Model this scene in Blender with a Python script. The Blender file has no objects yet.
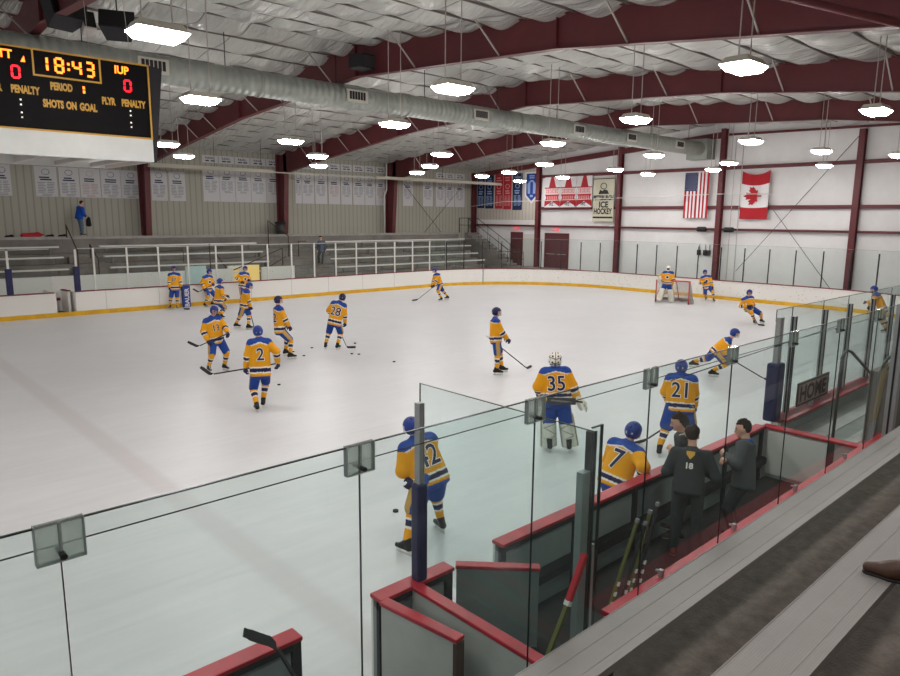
# Ice rink during a warm-up, seen from the upper rows of the near bleachers.
# Metres; X runs along the rink towards the far goal, Y across it, Z up, ice at Z = 0.
import bpy, bmesh, math, random
import numpy as np
from mathutils import Vector, Matrix
from mathutils.bvhtree import BVHTree

random.seed(7)
rng = np.random.default_rng(7)
SC = bpy.context.scene
COL = SC.collection
PI = math.pi


def lin(hexs):
    hexs = hexs.lstrip('#')
    out = []
    for i in (0, 2, 4):
        c = int(hexs[i:i + 2], 16) / 255
        out.append(c / 12.92 if c <= 0.04045 else ((c + 0.055) / 1.055) ** 2.4)
    return tuple(out)


# ---------------------------------------------------------------- materials
def mat(name, col, rough=0.6, metal=0.0, spec=0.4, noise=None, bump=None, emit=None, second=None):
    m = bpy.data.materials.new(name)
    m.use_nodes = True
    nt = m.node_tree
    b = nt.nodes['Principled BSDF']
    c = lin(col) if isinstance(col, str) else col
    b.inputs['Base Color'].default_value = (*c, 1)
    b.inputs['Roughness'].default_value = rough
    b.inputs['Metallic'].default_value = metal
    b.inputs['Specular IOR Level'].default_value = spec
    tc = nt.nodes.new('ShaderNodeTexCoord')
    if noise:
        sc, lo, hi = noise
        n = nt.nodes.new('ShaderNodeTexNoise')
        n.inputs['Scale'].default_value = sc
        n.inputs['Detail'].default_value = 6
        n.inputs['Roughness'].default_value = 0.65
        nt.links.new(tc.outputs['Object'], n.inputs['Vector'])
        r = nt.nodes.new('ShaderNodeValToRGB')
        r.color_ramp.elements[0].position = lo
        r.color_ramp.elements[1].position = hi
        s = lin(second) if second else tuple(v * 0.72 for v in c)
        r.color_ramp.elements[0].color = (*s, 1)
        r.color_ramp.elements[1].color = (*c, 1)
        nt.links.new(n.outputs['Fac'], r.inputs['Fac'])
        nt.links.new(r.outputs['Color'], b.inputs['Base Color'])
    if bump:
        sc, st = bump
        n2 = nt.nodes.new('ShaderNodeTexNoise')
        n2.inputs['Scale'].default_value = sc
        n2.inputs['Detail'].default_value = 4
        nt.links.new(tc.outputs['Object'], n2.inputs['Vector'])
        bp = nt.nodes.new('ShaderNodeBump')
        bp.inputs['Strength'].default_value = st
        bp.inputs['Distance'].default_value = 0.02
        nt.links.new(n2.outputs['Fac'], bp.inputs['Height'])
        nt.links.new(bp.outputs['Normal'], b.inputs['Normal'])
    if emit:
        b.inputs['Emission Color'].default_value = (*(lin(emit[0])), 1)
        b.inputs['Emission Strength'].default_value = emit[1]
    return m


def glass_mat(name, tint, rough=0.03, ior=1.45, haze=0.0, hazecol='#b9c4c2'):
    m = bpy.data.materials.new(name)
    m.use_nodes = True
    nt = m.node_tree
    nt.nodes.remove(nt.nodes['Principled BSDF'])
    out = nt.nodes['Material Output']
    tr = nt.nodes.new('ShaderNodeBsdfTransparent')
    tr.inputs['Color'].default_value = (*tint, 1)
    gl = nt.nodes.new('ShaderNodeBsdfGlossy')
    gl.inputs['Roughness'].default_value = rough
    fr = nt.nodes.new('ShaderNodeFresnel')
    fr.inputs['IOR'].default_value = ior
    geo = nt.nodes.new('ShaderNodeNewGeometry')
    sub = nt.nodes.new('ShaderNodeMath')
    sub.operation = 'SUBTRACT'
    sub.inputs[0].default_value = 1.0
    nt.links.new(geo.outputs['Backfacing'], sub.inputs[1])
    mul = nt.nodes.new('ShaderNodeMath')
    mul.operation = 'MULTIPLY'
    nt.links.new(fr.outputs['Fac'], mul.inputs[0])
    nt.links.new(sub.outputs['Value'], mul.inputs[1])
    mx = nt.nodes.new('ShaderNodeMixShader')
    nt.links.new(mul.outputs['Value'], mx.inputs['Fac'])
    if haze > 0:
        df = nt.nodes.new('ShaderNodeBsdfTranslucent')
        df.inputs['Color'].default_value = (*lin(hazecol), 1)
        tc = nt.nodes.new('ShaderNodeTexCoord')
        n = nt.nodes.new('ShaderNodeTexNoise')
        n.inputs['Scale'].default_value = 1.7
        n.inputs['Detail'].default_value = 5
        nt.links.new(tc.outputs['Object'], n.inputs['Vector'])
        mr = nt.nodes.new('ShaderNodeMapRange')
        mr.inputs['To Min'].default_value = haze * 0.5
        mr.inputs['To Max'].default_value = haze * 1.5
        nt.links.new(n.outputs['Fac'], mr.inputs['Value'])
        m2 = nt.nodes.new('ShaderNodeMixShader')
        nt.links.new(mr.outputs['Result'], m2.inputs['Fac'])
        nt.links.new(tr.outputs['BSDF'], m2.inputs[1])
        nt.links.new(df.outputs['BSDF'], m2.inputs[2])
        nt.links.new(m2.outputs['Shader'], mx.inputs[1])
    else:
        nt.links.new(tr.outputs['BSDF'], mx.inputs[1])
    nt.links.new(gl.outputs['BSDF'], mx.inputs[2])
    nt.links.new(mx.outputs['Shader'], out.inputs['Surface'])
    return m


def vc_mat(name, rough=0.8, bump=(180, 0.25)):
    m = mat(name, '#808080', rough=rough, spec=0.25, bump=bump)
    nt = m.node_tree
    a = nt.nodes.new('ShaderNodeAttribute')
    a.attribute_name = 'Col'
    nt.links.new(a.outputs['Color'], nt.nodes['Principled BSDF'].inputs['Base Color'])
    return m


M = dict(
    maroon=mat('maroon steel paint', '#682a2e', 0.5, noise=(0.8, 0.3, 0.7), second='#58252a'),
    galv=mat('galvanised duct', '#a4a79e', 0.5, metal=0.25, noise=(1.2, 0.3, 0.7), second='#868a83'),
    steel=mat('brushed steel', '#a0a2a2', 0.42, metal=0.25, noise=(3, 0.3, 0.7), second='#8a8c8c'),
    alu=mat('aluminium plank', '#a5a19b', 0.5, metal=0.15, spec=0.3, noise=(2.2, 0.25, 0.7), second='#8b8782'),
    white_metal=mat('white painted metal', '#d2cfc9', 0.5),
    dark=mat('dark rubber', '#1d1c1d', 0.8),
    black=mat('black plastic', '#151416', 0.5),
    red=mat('red cap rail', '#b3202f', 0.4, noise=(5, 0.3, 0.62), second='#8f1825'),
    farred=mat('dull red rail', '#7d2630', 0.6),
    yellow=mat('yellow kick plate', '#dba81c', 0.5, noise=(2, 0.3, 0.6), second='#c4931a'),
    navy=mat('navy pad vinyl', '#232450', 0.5, noise=(4, 0.25, 0.7), second='#1c1c40'),
    benchwall=mat('scuffed white boards', '#c4c3bf', 0.55, noise=(1.6, 0.25, 0.7), second='#a8a8a4'),
    inner=mat('grey inner boards', '#8a9190', 0.55, noise=(1.6, 0.25, 0.7), second='#747b7a'),
    concrete=mat('concrete', '#877f78', 0.9, noise=(1.4, 0.3, 0.7), second='#6c645e', bump=(40, 0.3)),
    tier=mat('bleacher concrete', '#8a847e', 0.9, noise=(0.9, 0.3, 0.7), second='#6c6661'),
    purlin=mat('purlin steel', '#7a716a', 0.6),
    seat=mat('pale bleacher plank', '#d4d2cd', 0.5),
    railgrey=mat('dark grey rail', '#4a4a4a', 0.45, metal=0.3),
    boxfloor=mat('painted box floor', '#a5a8a4', 0.7, noise=(1.5, 0.3, 0.7), second='#868a86'),
    brown=mat('rusty rail', '#4b342b', 0.6),
    rubber=mat('black rubber matting', '#2a2523', 0.85, noise=(9, 0.3, 0.7), second='#1a1716'),
    paper=mat('white banner cloth', '#c9c7c8', 0.8),
    print_navy=mat('navy print', '#2c3350', 0.8),
    print_grey=mat('grey fine print', '#8f909a', 0.8),
    print_pink=mat('pink fine print', '#b99a9c', 0.8),
    ban_navy=mat('navy banner cloth', '#222a4c', 0.8),
    ban_red=mat('red banner cloth', '#b02a34', 0.8),
    ban_blue=mat('blue banner cloth', '#22408f', 0.8),
    ban_white=mat('white cloth', '#dedada', 0.8),
    ban_cream=mat('cream banner cloth', '#c9c3ae', 0.8),
    ban_sky=mat('pale blue print', '#8fa9d6', 0.8),
    ban_rose=mat('pale red print', '#d78a8c', 0.8),
    flag_red=mat('flag red', '#b01f2a', 0.8),
    flag_blue=mat('flag blue', '#1f2b58', 0.8),
    flag_white=mat('flag white', '#e4dfdf', 0.8),
    door=mat('brown maroon door', '#5e3236', 0.5),
    exit=mat('exit sign face', '#e46a78', 0.4, emit=('#ff5060', 0.5)),
    lit=mat('lit doorway', '#d8bb70', 0.7, emit=('#ffd98a', 0.35)),
    lamp=mat('lamp diffuser', '#ffffff', 0.4, emit=('#fffdfb', 92)),
    lamp_body=mat('lamp housing', '#c9c4b8', 0.5),
    board_black=mat('scoreboard face', '#0d0a0c', 0.6, spec=0.12),
    led_orange=mat('orange segment', '#ff8a2a', 0.4, emit=('#ff7a1c', 3.2)),
    led_red=mat('red segment', '#ff2a3c', 0.4, emit=('#ff1428', 2.0)),
    led_dot=mat('white dot', '#ffffff', 0.4, emit=('#ffeede', 1.2)),
    board_gold=mat('gold lettering', '#d2a03c', 0.5),
    board_white=mat('white scoreboard panel', '#d9d9d6', 0.5, noise=(2, 0.3, 0.7), second='#cfcfcc'),
    speaker=mat('black speaker', '#232025', 0.7),
    puck=mat('puck rubber', '#121214', 0.8),
    net=glass_mat('net mesh', (0.82, 0.82, 0.82), 0.9, 1.02, haze=0.2, hazecol='#dedbd6'),
    goal_red=mat('goal frame red', '#b5202c', 0.45),
    shaft=mat('stick shaft', '#1e1d20', 0.45),
    shaft_olive=mat('olive stick shaft', '#5a5a20', 0.5),
    shaft_grey=mat('grey stick shaft', '#77767a', 0.5),
    tape=mat('white tape', '#d2cfc8', 0.9),
    tape_red=mat('red grip tape', '#b1252f', 0.8),
    tan=mat('tan tape', '#7d6b4c', 0.8),
    blade=mat('skate steel', '#9a9ea2', 0.3, metal=0.8),
    leather=mat('brown leather', '#4a3024', 0.5, noise=(8, 0.3, 0.7), second='#352016'),
    bag=mat('black bag', '#141316', 0.8),
    redbag=mat('red bag', '#b31f2a', 0.8),
    canlid=mat('grey bin plastic', '#3c3b3a', 0.6),
    signwood=mat('brown sign board', '#a2877c', 0.6, noise=(3, 0.3, 0.7), second='#8c7268'),
    signdark=mat('dark sign lettering', '#3a2426', 0.6),
    pipe=mat('pale heater tube', '#c9c3b4', 0.4, metal=0.2),
    rod=mat('pale rod', '#b5aca6', 0.5),
    wire=mat('dark cable', '#252325', 0.6),
    cloth=vc_mat('woven clothing', 0.85),
    hard=vc_mat('moulded gear', 0.4, bump=(30, 0.05)),
    skin=vc_mat('skin', 0.55, bump=(60, 0.08)),
    num_dark=mat('navy number twill', '#23244a', 0.8),
    num_white=mat('white number twill', '#e8e4dc', 0.8),
    clip=glass_mat('milky clip plastic', (0.86, 0.87, 0.86), 0.15, 1.45, haze=0.22, hazecol='#d0d6d2'),
    glass=glass_mat('rink glass', (0.908, 0.957, 0.948), 0.02, 1.42, haze=0.01),
    farglass=glass_mat('far rink glass', (0.945, 0.97, 0.962), 0.02, 1.42),
    edge=mat('glass edge', '#12201d', 0.3),
)


def node_pattern(m, fn):
    nt = m.node_tree
    fn(nt, nt.nodes['Principled BSDF'])


# siding with vertical ribs
def siding(name, col, dark, axis, period):
    m = mat(name, col, 0.65)
    nt = m.node_tree
    b = nt.nodes['Principled BSDF']
    tc = nt.nodes.new('ShaderNodeTexCoord')
    sp = nt.nodes.new('ShaderNodeSeparateXYZ')
    nt.links.new(tc.outputs['Object'], sp.inputs[0])
    d = nt.nodes.new('ShaderNodeMath')
    d.operation = 'DIVIDE'
    d.inputs[1].default_value = period
    nt.links.new(sp.outputs[axis], d.inputs[0])
    f = nt.nodes.new('ShaderNodeMath')
    f.operation = 'FRACT'
    nt.links.new(d.outputs[0], f.inputs[0])
    r = nt.nodes.new('ShaderNodeValToRGB')
    e = r.color_ramp.elements
    e[0].position = 0.0
    e[0].color = (*lin(dark), 1)
    e[1].position = 0.16
    e[1].color = (*lin(col), 1)
    x = e.new(0.84)
    x.color = (*lin(col), 1)
    x = e.new(1.0)
    x.color = (*lin(dark), 1)
    nt.links.new(f.outputs[0], r.inputs['Fac'])
    n = nt.nodes.new('ShaderNodeTexNoise')
    n.inputs['Scale'].default_value = 0.35
    n.inputs['Detail'].default_value = 4
    nt.links.new(tc.outputs['Object'], n.inputs['Vector'])
    mr = nt.nodes.new('ShaderNodeMapRange')
    mr.inputs['To Min'].default_value = 0.86
    mr.inputs['To Max'].default_value = 1.06
    nt.links.new(n.outputs['Fac'], mr.inputs['Value'])
    mx = nt.nodes.new('ShaderNodeMix')
    mx.data_type = 'RGBA'
    mx.blend_type = 'MULTIPLY'
    mx.inputs['Factor'].default_value = 1
    nt.links.new(r.outputs['Color'], mx.inputs['A'])
    nt.links.new(mr.outputs['Result'], mx.inputs['B'])
    nt.links.new(mx.outputs['Result'], b.inputs['Base Color'])
    return m


M['siding_side'] = siding('beige ribbed siding', '#aba79a', '#8e8a7e', 'X', 0.34)
M['siding_end'] = siding('pale ribbed siding', '#c6bdb2', '#a79f94', 'Y', 0.34)
M['endwall'] = mat('white insulated wall', '#e8e5e4', 0.5, noise=(0.5, 0.3, 0.7), second='#dad6d5', bump=(1.5, 0.5))


def ice_material():
    m = mat('rink ice', '#dcd8d6', 0.32, spec=0.35)
    nt = m.node_tree
    b = nt.nodes['Principled BSDF']
    tc = nt.nodes.new('ShaderNodeTexCoord')
    # broad cloudy wear
    n1 = nt.nodes.new('ShaderNodeTexNoise')
    n1.inputs['Scale'].default_value = 0.35
    n1.inputs['Detail'].default_value = 8
    n1.inputs['Roughness'].default_value = 0.7
    nt.links.new(tc.outputs['Object'], n1.inputs['Vector'])
    # long skate streaks: stretched noise
    mp = nt.nodes.new('ShaderNodeMapping')
    mp.inputs['Rotation'].default_value = (0, 0, 0.75)
    mp.inputs['Scale'].default_value = (0.5, 4.5, 1)
    nt.links.new(tc.outputs['Object'], mp.inputs['Vector'])
    n2 = nt.nodes.new('ShaderNodeTexNoise')
    n2.inputs['Scale'].default_value = 1.1
    n2.inputs['Detail'].default_value = 7
    n2.inputs['Distortion'].default_value = 0.8
    nt.links.new(mp.outputs['Vector'], n2.inputs['Vector'])
    mul = nt.nodes.new('ShaderNodeMath')
    mul.operation = 'ADD'
    nt.links.new(n1.outputs['Fac'], mul.inputs[0])
    nt.links.new(n2.outputs['Fac'], mul.inputs[1])
    r = nt.nodes.new('ShaderNodeValToRGB')
    r.color_ramp.elements[0].position = 0.3
    r.color_ramp.elements[0].color = (*lin('#bdbcbc'), 1)
    r.color_ramp.elements[1].position = 0.62
    r.color_ramp.elements[1].color = (*lin('#cbc9c9'), 1)
    hv = nt.nodes.new('ShaderNodeMath')
    hv.operation = 'MULTIPLY'
    hv.inputs[1].default_value = 0.5
    nt.links.new(mul.outputs[0], hv.inputs[0])
    nt.links.new(hv.outputs[0], r.inputs['Fac'])
    # the snow-covered centre line: a broad faded band under the ice
    sp = nt.nodes.new('ShaderNodeSeparateXYZ')
    nt.links.new(tc.outputs['Object'], sp.inputs[0])
    s1 = nt.nodes.new('ShaderNodeMath')
    s1.operation = 'SUBTRACT'
    s1.inputs[1].default_value = 3.98
    nt.links.new(sp.outputs['X'], s1.inputs[0])
    ab = nt.nodes.new('ShaderNodeMath')
    ab.operation = 'ABSOLUTE'
    nt.links.new(s1.outputs[0], ab.inputs[0])
    mr = nt.nodes.new('ShaderNodeMapRange')
    mr.inputs['From Min'].default_value = 0.12
    mr.inputs['From Max'].default_value = 0.26
    mr.inputs['To Min'].default_value = 0.5
    mr.inputs['To Max'].default_value = 0.0
    nt.links.new(ab.outputs[0], mr.inputs['Value'])
    mx = nt.nodes.new('ShaderNodeMix')
    mx.data_type = 'RGBA'
    nt.links.new(mr.outputs['Result'], mx.inputs['Factor'])
    nt.links.new(r.outputs['Color'], mx.inputs['A'])
    mx.inputs['B'].default_value = (*lin('#b7aeae'), 1)
    nt.links.new(mx.outputs['Result'], b.inputs['Base Color'])
    mr2 = nt.nodes.new('ShaderNodeMapRange')
    mr2.inputs['To Min'].default_value = 0.28
    mr2.inputs['To Max'].default_value = 0.5
    nt.links.new(n2.outputs['Fac'], mr2.inputs['Value'])
    nt.links.new(mr2.outputs['Result'], b.inputs['Roughness'])
    return m


M['ice'] = ice_material()


def board_material():
    m = mat('white dasher board', '#dedad4', 0.45, spec=0.35)
    nt = m.node_tree
    b = nt.nodes['Principled BSDF']
    tc = nt.nodes.new('ShaderNodeTexCoord')
    v = nt.nodes.new('ShaderNodeTexVoronoi')
    v.inputs['Scale'].default_value = 5.5
    nt.links.new(tc.outputs['Object'], v.inputs['Vector'])
    n = nt.nodes.new('ShaderNodeTexNoise')
    n.inputs['Scale'].default_value = 0.5
    nt.links.new(tc.outputs['Object'], n.inputs['Vector'])
    # puck marks gather towards the goal end: a gradient along X
    sp = nt.nodes.new('ShaderNodeSeparateXYZ')
    nt.links.new(tc.outputs['Object'], sp.inputs[0])
    mr = nt.nodes.new('ShaderNodeMapRange')
    mr.inputs['From Min'].default_value = 4
    mr.inputs['From Max'].default_value = 18
    mr.inputs['To Min'].default_value = 0.03
    mr.inputs['To Max'].default_value = 0.17
    nt.links.new(sp.outputs['X'], mr.inputs['Value'])
    lt = nt.nodes.new('ShaderNodeMath')
    lt.operation = 'LESS_THAN'
    nt.links.new(v.outputs['Distance'], lt.inputs[0])
    nt.links.new(mr.outputs['Result'], lt.inputs[1])
    ml = nt.nodes.new('ShaderNodeMath')
    ml.operation = 'MULTIPLY'
    nt.links.new(lt.outputs[0], ml.inputs[0])
    ml.inputs[1].default_value = 0.5
    mx = nt.nodes.new('ShaderNodeMix')
    mx.data_type = 'RGBA'
    nt.links.new(ml.outputs[0], mx.inputs['Factor'])
    mx.inputs['A'].default_value = (*lin('#dedad4'), 1)
    mx.inputs['B'].default_value = (*lin('#7c7672'), 1)
    nt.links.new(mx.outputs['Result'], b.inputs['Base Color'])
    return m


M['board'] = board_material()


def insulation_material():
    m = mat('silver faced insulation', '#cacac5', 0.33, metal=0.4, spec=0.5)
    nt = m.node_tree
    b = nt.nodes['Principled BSDF']
    tc = nt.nodes.new('ShaderNodeTexCoord')
    n = nt.nodes.new('ShaderNodeTexNoise')
    n.inputs['Scale'].default_value = 1.0
    n.inputs['Detail'].default_value = 4
    n.inputs['Distortion'].default_value = 0.6
    mp = nt.nodes.new('ShaderNodeMapping')
    mp.inputs['Scale'].default_value = (5.5, 1.3, 1)
    nt.links.new(tc.outputs['Object'], mp.inputs['Vector'])
    nt.links.new(mp.outputs['Vector'], n.inputs['Vector'])
    bp = nt.nodes.new('ShaderNodeBump')
    bp.inputs['Strength'].default_value = 0.9
    bp.inputs['Distance'].default_value = 0.14
    nt.links.new(n.outputs['Fac'], bp.inputs['Height'])
    nt.links.new(bp.outputs['Normal'], b.inputs['Normal'])
    # stitched bands across the blankets
    sp = nt.nodes.new('ShaderNodeSeparateXYZ')
    nt.links.new(tc.outputs['Object'], sp.inputs[0])
    d = nt.nodes.new('ShaderNodeMath')
    d.operation = 'DIVIDE'
    d.inputs[1].default_value = 1.5
    nt.links.new(sp.outputs['X'], d.inputs[0])
    f = nt.nodes.new('ShaderNodeMath')
    f.operation = 'FRACT'
    nt.links.new(d.outputs[0], f.inputs[0])
    r = nt.nodes.new('ShaderNodeValToRGB')
    e = r.color_ramp.elements
    e[0].position = 0.0
    e[0].color = (*lin('#5c5955'), 1)
    e[1].position = 0.035
    e[1].color = (*lin('#cacac5'), 1)
    nt.links.new(f.outputs[0], r.inputs['Fac'])
    # pinched seams where the blankets pass over the purlins
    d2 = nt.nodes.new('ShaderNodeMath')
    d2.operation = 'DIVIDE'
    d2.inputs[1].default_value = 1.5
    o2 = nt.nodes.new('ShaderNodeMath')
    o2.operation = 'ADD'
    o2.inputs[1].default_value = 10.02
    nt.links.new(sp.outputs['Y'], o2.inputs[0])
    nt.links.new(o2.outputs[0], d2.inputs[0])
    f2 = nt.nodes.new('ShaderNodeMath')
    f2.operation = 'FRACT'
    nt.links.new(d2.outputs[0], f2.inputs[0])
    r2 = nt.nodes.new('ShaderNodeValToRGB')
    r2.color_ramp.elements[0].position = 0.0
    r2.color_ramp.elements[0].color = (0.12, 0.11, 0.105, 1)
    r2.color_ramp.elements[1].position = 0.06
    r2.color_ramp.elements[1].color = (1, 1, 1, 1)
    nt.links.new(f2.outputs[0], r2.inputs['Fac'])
    mx = nt.nodes.new('ShaderNodeMix')
    mx.data_type = 'RGBA'
    mx.blend_type = 'MULTIPLY'
    mx.inputs['Factor'].default_value = 1
    nt.links.new(r.outputs['Color'], mx.inputs['A'])
    nt.links.new(r2.outputs['Color'], mx.inputs['B'])
    nt.links.new(mx.outputs['Result'], b.inputs['Base Color'])
    return m


M['insul'] = insulation_material()


def plank_material():
    m = mat('ribbed aluminium plank', '#8b8683', 0.5, metal=0.15, spec=0.3, noise=(1.3, 0.25, 0.75), second='#7c7875')
    nt = m.node_tree
    b = nt.nodes['Principled BSDF']
    tc = nt.nodes.new('ShaderNodeTexCoord')
    w = nt.nodes.new('ShaderNodeTexWave')
    w.bands_direction = 'Y'
    w.inputs['Scale'].default_value = 26
    nt.links.new(tc.outputs['Object'], w.inputs['Vector'])
    bp = nt.nodes.new('ShaderNodeBump')
    bp.inputs['Strength'].default_value = 0.25
    bp.inputs['Distance'].default_value = 0.002
    nt.links.new(w.outputs['Fac'], bp.inputs['Height'])
    nt.links.new(bp.outputs['Normal'], b.inputs['Normal'])
    return m


M['plank'] = plank_material()


def duct_material():
    m = mat('spiral duct', '#a9ada6', 0.45, metal=0.3, noise=(1.2, 0.3, 0.7), second='#92968f')
    nt = m.node_tree
    tc = nt.nodes.new('ShaderNodeTexCoord')
    w = nt.nodes.new('ShaderNodeTexWave')
    w.bands_direction = 'X'
    w.inputs['Scale'].default_value = 1.3
    nt.links.new(tc.outputs['Object'], w.inputs['Vector'])
    bp = nt.nodes.new('ShaderNodeBump')
    bp.inputs['Strength'].default_value = 0.7
    bp.inputs['Distance'].default_value = 0.05
    nt.links.new(w.outputs['Fac'], bp.inputs['Height'])
    nt.links.new(bp.outputs['Normal'], nt.nodes['Principled BSDF'].inputs['Normal'])
    return m


M['duct'] = duct_material()


# ---------------------------------------------------------------- mesh building
class MB:
    def __init__(self):
        self.v, self.f, self.m, self.s = [], [], [], []

    def face(self, pts, m=0, smooth=False):
        i = len(self.v)
        self.v += [tuple(p) for p in pts]
        self.f.append(tuple(range(i, i + len(pts))))
        self.m.append(m)
        self.s.append(smooth)

    def hexa(self, p, m=0):
        i = len(self.v)
        self.v += [tuple(q) for q in p]
        for q in ((0, 3, 2, 1), (4, 5, 6, 7), (0, 1, 5, 4), (1, 2, 6, 5), (2, 3, 7, 6), (3, 0, 4, 7)):
            self.f.append(tuple(i + k for k in q))
            self.m.append(m)
            self.s.append(False)

    def box(self, x0, x1, y0, y1, z0, z1, m=0):
        self.hexa([(x0, y0, z0), (x1, y0, z0), (x1, y1, z0), (x0, y1, z0), (x0, y0, z1), (x1, y0, z1), (x1, y1, z1), (x0, y1, z1)], m)

    def bar(self, p, q, w, h, up=(0, 0, 1), m=0):
        """box beam from p to q, w wide and h high"""
        p, q = Vector(p), Vector(q)
        d = (q - p).normalized()
        u = Vector(up)
        s = d.cross(u)
        if s.length < 1e-4:
            s = d.cross(Vector((0, 1, 0)))
        s.normalize()
        u = s.cross(d).normalized()
        a, b = s * (w / 2), u * (h / 2)
        self.hexa([p - a - b, q - a - b, q + a - b, p + a - b, p - a + b, q - a + b, q + a + b, p + a + b], m)

    def tube(self, pts, r, n=8, m=0, cap=True, smooth=True):
        pts = [Vector(p) for p in pts]
        rs = r if isinstance(r, (list, tuple)) else [r] * len(pts)
        base = len(self.v)
        ref = None
        for k, p in enumerate(pts):
            d = (pts[min(k + 1, len(pts) - 1)] - pts[max(k - 1, 0)]).normalized()
            if ref is None:
                ref = d.orthogonal().normalized()
            ref = (ref - d * ref.dot(d)).normalized()
            o = d.cross(ref)
            for j in range(n):
                a = 2 * PI * j / n
                self.v.append(tuple(p + (ref * math.cos(a) + o * math.sin(a)) * rs[k]))
        for k in range(len(pts) - 1):
            for j in range(n):
                a, b = base + k * n + j, base + k * n + (j + 1) % n
                self.f.append((a, b, b + n, a + n))
                self.m.append(m)
                self.s.append(smooth)
        if cap:
            self.f.append(tuple(base + j for j in range(n - 1, -1, -1)))
            self.m.append(m)
            self.s.append(False)
            e = base + (len(pts) - 1) * n
            self.f.append(tuple(e + j for j in range(n)))
            self.m.append(m)
            self.s.append(False)

    def extrude(self, poly, off, m=0):
        """closed prism: polygon of 3-D points, swept by the vector off"""
        off = Vector(off)
        a = [Vector(p) for p in poly]
        n = len(a)
        i = len(self.v)
        self.v += [tuple(p) for p in a] + [tuple(p + off) for p in a]
        self.f.append(tuple(i + k for k in range(n - 1, -1, -1)))
        self.f.append(tuple(i + n + k for k in range(n)))
        self.m += [m, m]
        self.s += [False, False]
        for k in range(n):
            l = (k + 1) % n
            self.f.append((i + k, i + l, i + n + l, i + n + k))
            self.m.append(m)
            self.s.append(False)

    def build(self, name, mats, parent=None, at=None, bevel=0.0, recalc=True):
        me = bpy.data.meshes.new(name)
        v = self.v
        if at is not None:
            v = [(p[0] - at[0], p[1] - at[1], p[2] - at[2]) for p in v]
        me.from_pydata(v, [], self.f)
        if not isinstance(mats, (list, tuple)):
            mats = [mats]
        for x in mats:
            me.materials.append(x)
        me.polygons.foreach_set('material_index', self.m)
        me.polygons.foreach_set('use_smooth', self.s)
        if recalc:
            bm = bmesh.new()
            bm.from_mesh(me)
            bmesh.ops.recalc_face_normals(bm, faces=bm.faces)
            bm.to_mesh(me)
            bm.free()
        me.update()
        o = bpy.data.objects.new(name, me)
        COL.objects.link(o)
        if at is not None and parent is None:
            o.location = at
        if parent is not None:
            o.parent = parent
        if bevel:
            b = o.modifiers.new('bevel', 'BEVEL')
            b.width = bevel
            b.segments = 2
            b.limit_method = 'ANGLE'
        return o


def tag(o, label=None, cat=None, group=None, kind=None):
    if label:
        o['label'] = label
    if cat:
        o['category'] = cat
    if group:
        o['group'] = group
    if kind:
        o['kind'] = kind
    return o


def struct(o, label=None):
    return tag(o, label, None, None, 'structure')


def empty(name, loc=(0, 0, 0), rz=0.0, label=None, cat=None, group=None):
    o = bpy.data.objects.new(name, None)
    o.empty_display_size = 0.2
    o.location = loc
    o.rotation_euler = (0, 0, rz)
    COL.objects.link(o)
    return tag(o, label, cat, group)


def dup(root, loc, rz=None, label=None, group=None):
    """copy of a thing with copies of its parts and sub-parts"""
    c = root.copy()
    COL.objects.link(c)
    c.location = loc
    if rz is not None:
        c.rotation_euler = (0, 0, rz)
    if label:
        c['label'] = label
    if group:
        c['group'] = group

    def rec(src, dst):
        for ch in list(src.children):
            k = ch.copy()
            COL.objects.link(k)
            k.parent = dst
            rec(ch, k)
    rec(root, c)
    return c


ORD = ['first', 'second', 'third', 'fourth', 'fifth', 'sixth', 'seventh', 'eighth', 'ninth', 'tenth', 'eleventh', 'twelfth',
       'thirteenth', 'fourteenth', 'fifteenth', 'sixteenth', 'seventeenth', 'eighteenth', 'nineteenth', 'twentieth']

_text_cache = {}


def text_polys(s, size=1.0, fat=0.0, xs=1.0, step=None):
    """flat text as (verts, faces), centred on the origin in the XY plane, cap height about 0.7*size"""
    key = (s, size, fat, xs, step)
    if key in _text_cache:
        return _text_cache[key]
    cu = bpy.data.curves.new('t', 'FONT')
    cu.body = s
    cu.size = size
    cu.offset = fat
    cu.align_x = 'CENTER'
    cu.align_y = 'CENTER'
    cu.resolution_u = 3
    o = bpy.data.objects.new('t', cu)
    COL.objects.link(o)
    dg = bpy.context.evaluated_depsgraph_get()
    me = bpy.data.meshes.new_from_object(o.evaluated_get(dg))
    bm = bmesh.new()
    bm.from_mesh(me)
    bmesh.ops.triangulate(bm, faces=bm.faces)
    for v in bm.verts:
        v.co.x *= xs
    xs_ = [v.co.x for v in bm.verts]
    ys_ = [v.co.y for v in bm.verts]
    cx, cy = (min(xs_) + max(xs_)) / 2, (min(ys_) + max(ys_)) / 2
    for v in bm.verts:
        v.co.x -= cx
        v.co.y -= cy
    if step:
        for ax in (0, 1):
            lo = min(v.co[ax] for v in bm.verts)
            hi = max(v.co[ax] for v in bm.verts)
            t = lo + step
            while t < hi:
                co = [0, 0, 0]
                no = [0, 0, 0]
                co[ax] = t
                no[ax] = 1
                bmesh.ops.bisect_plane(bm, geom=bm.verts[:] + bm.edges[:] + bm.faces[:], plane_co=co, plane_no=no)
                t += step
    bm.verts.index_update()
    r = ([tuple(v.co) for v in bm.verts], [tuple(v.index for v in f.verts) for f in bm.faces])
    bm.free()
    bpy.data.objects.remove(o)
    bpy.data.curves.remove(cu)
    bpy.data.meshes.remove(me)
    _text_cache[key] = r
    return r


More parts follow.
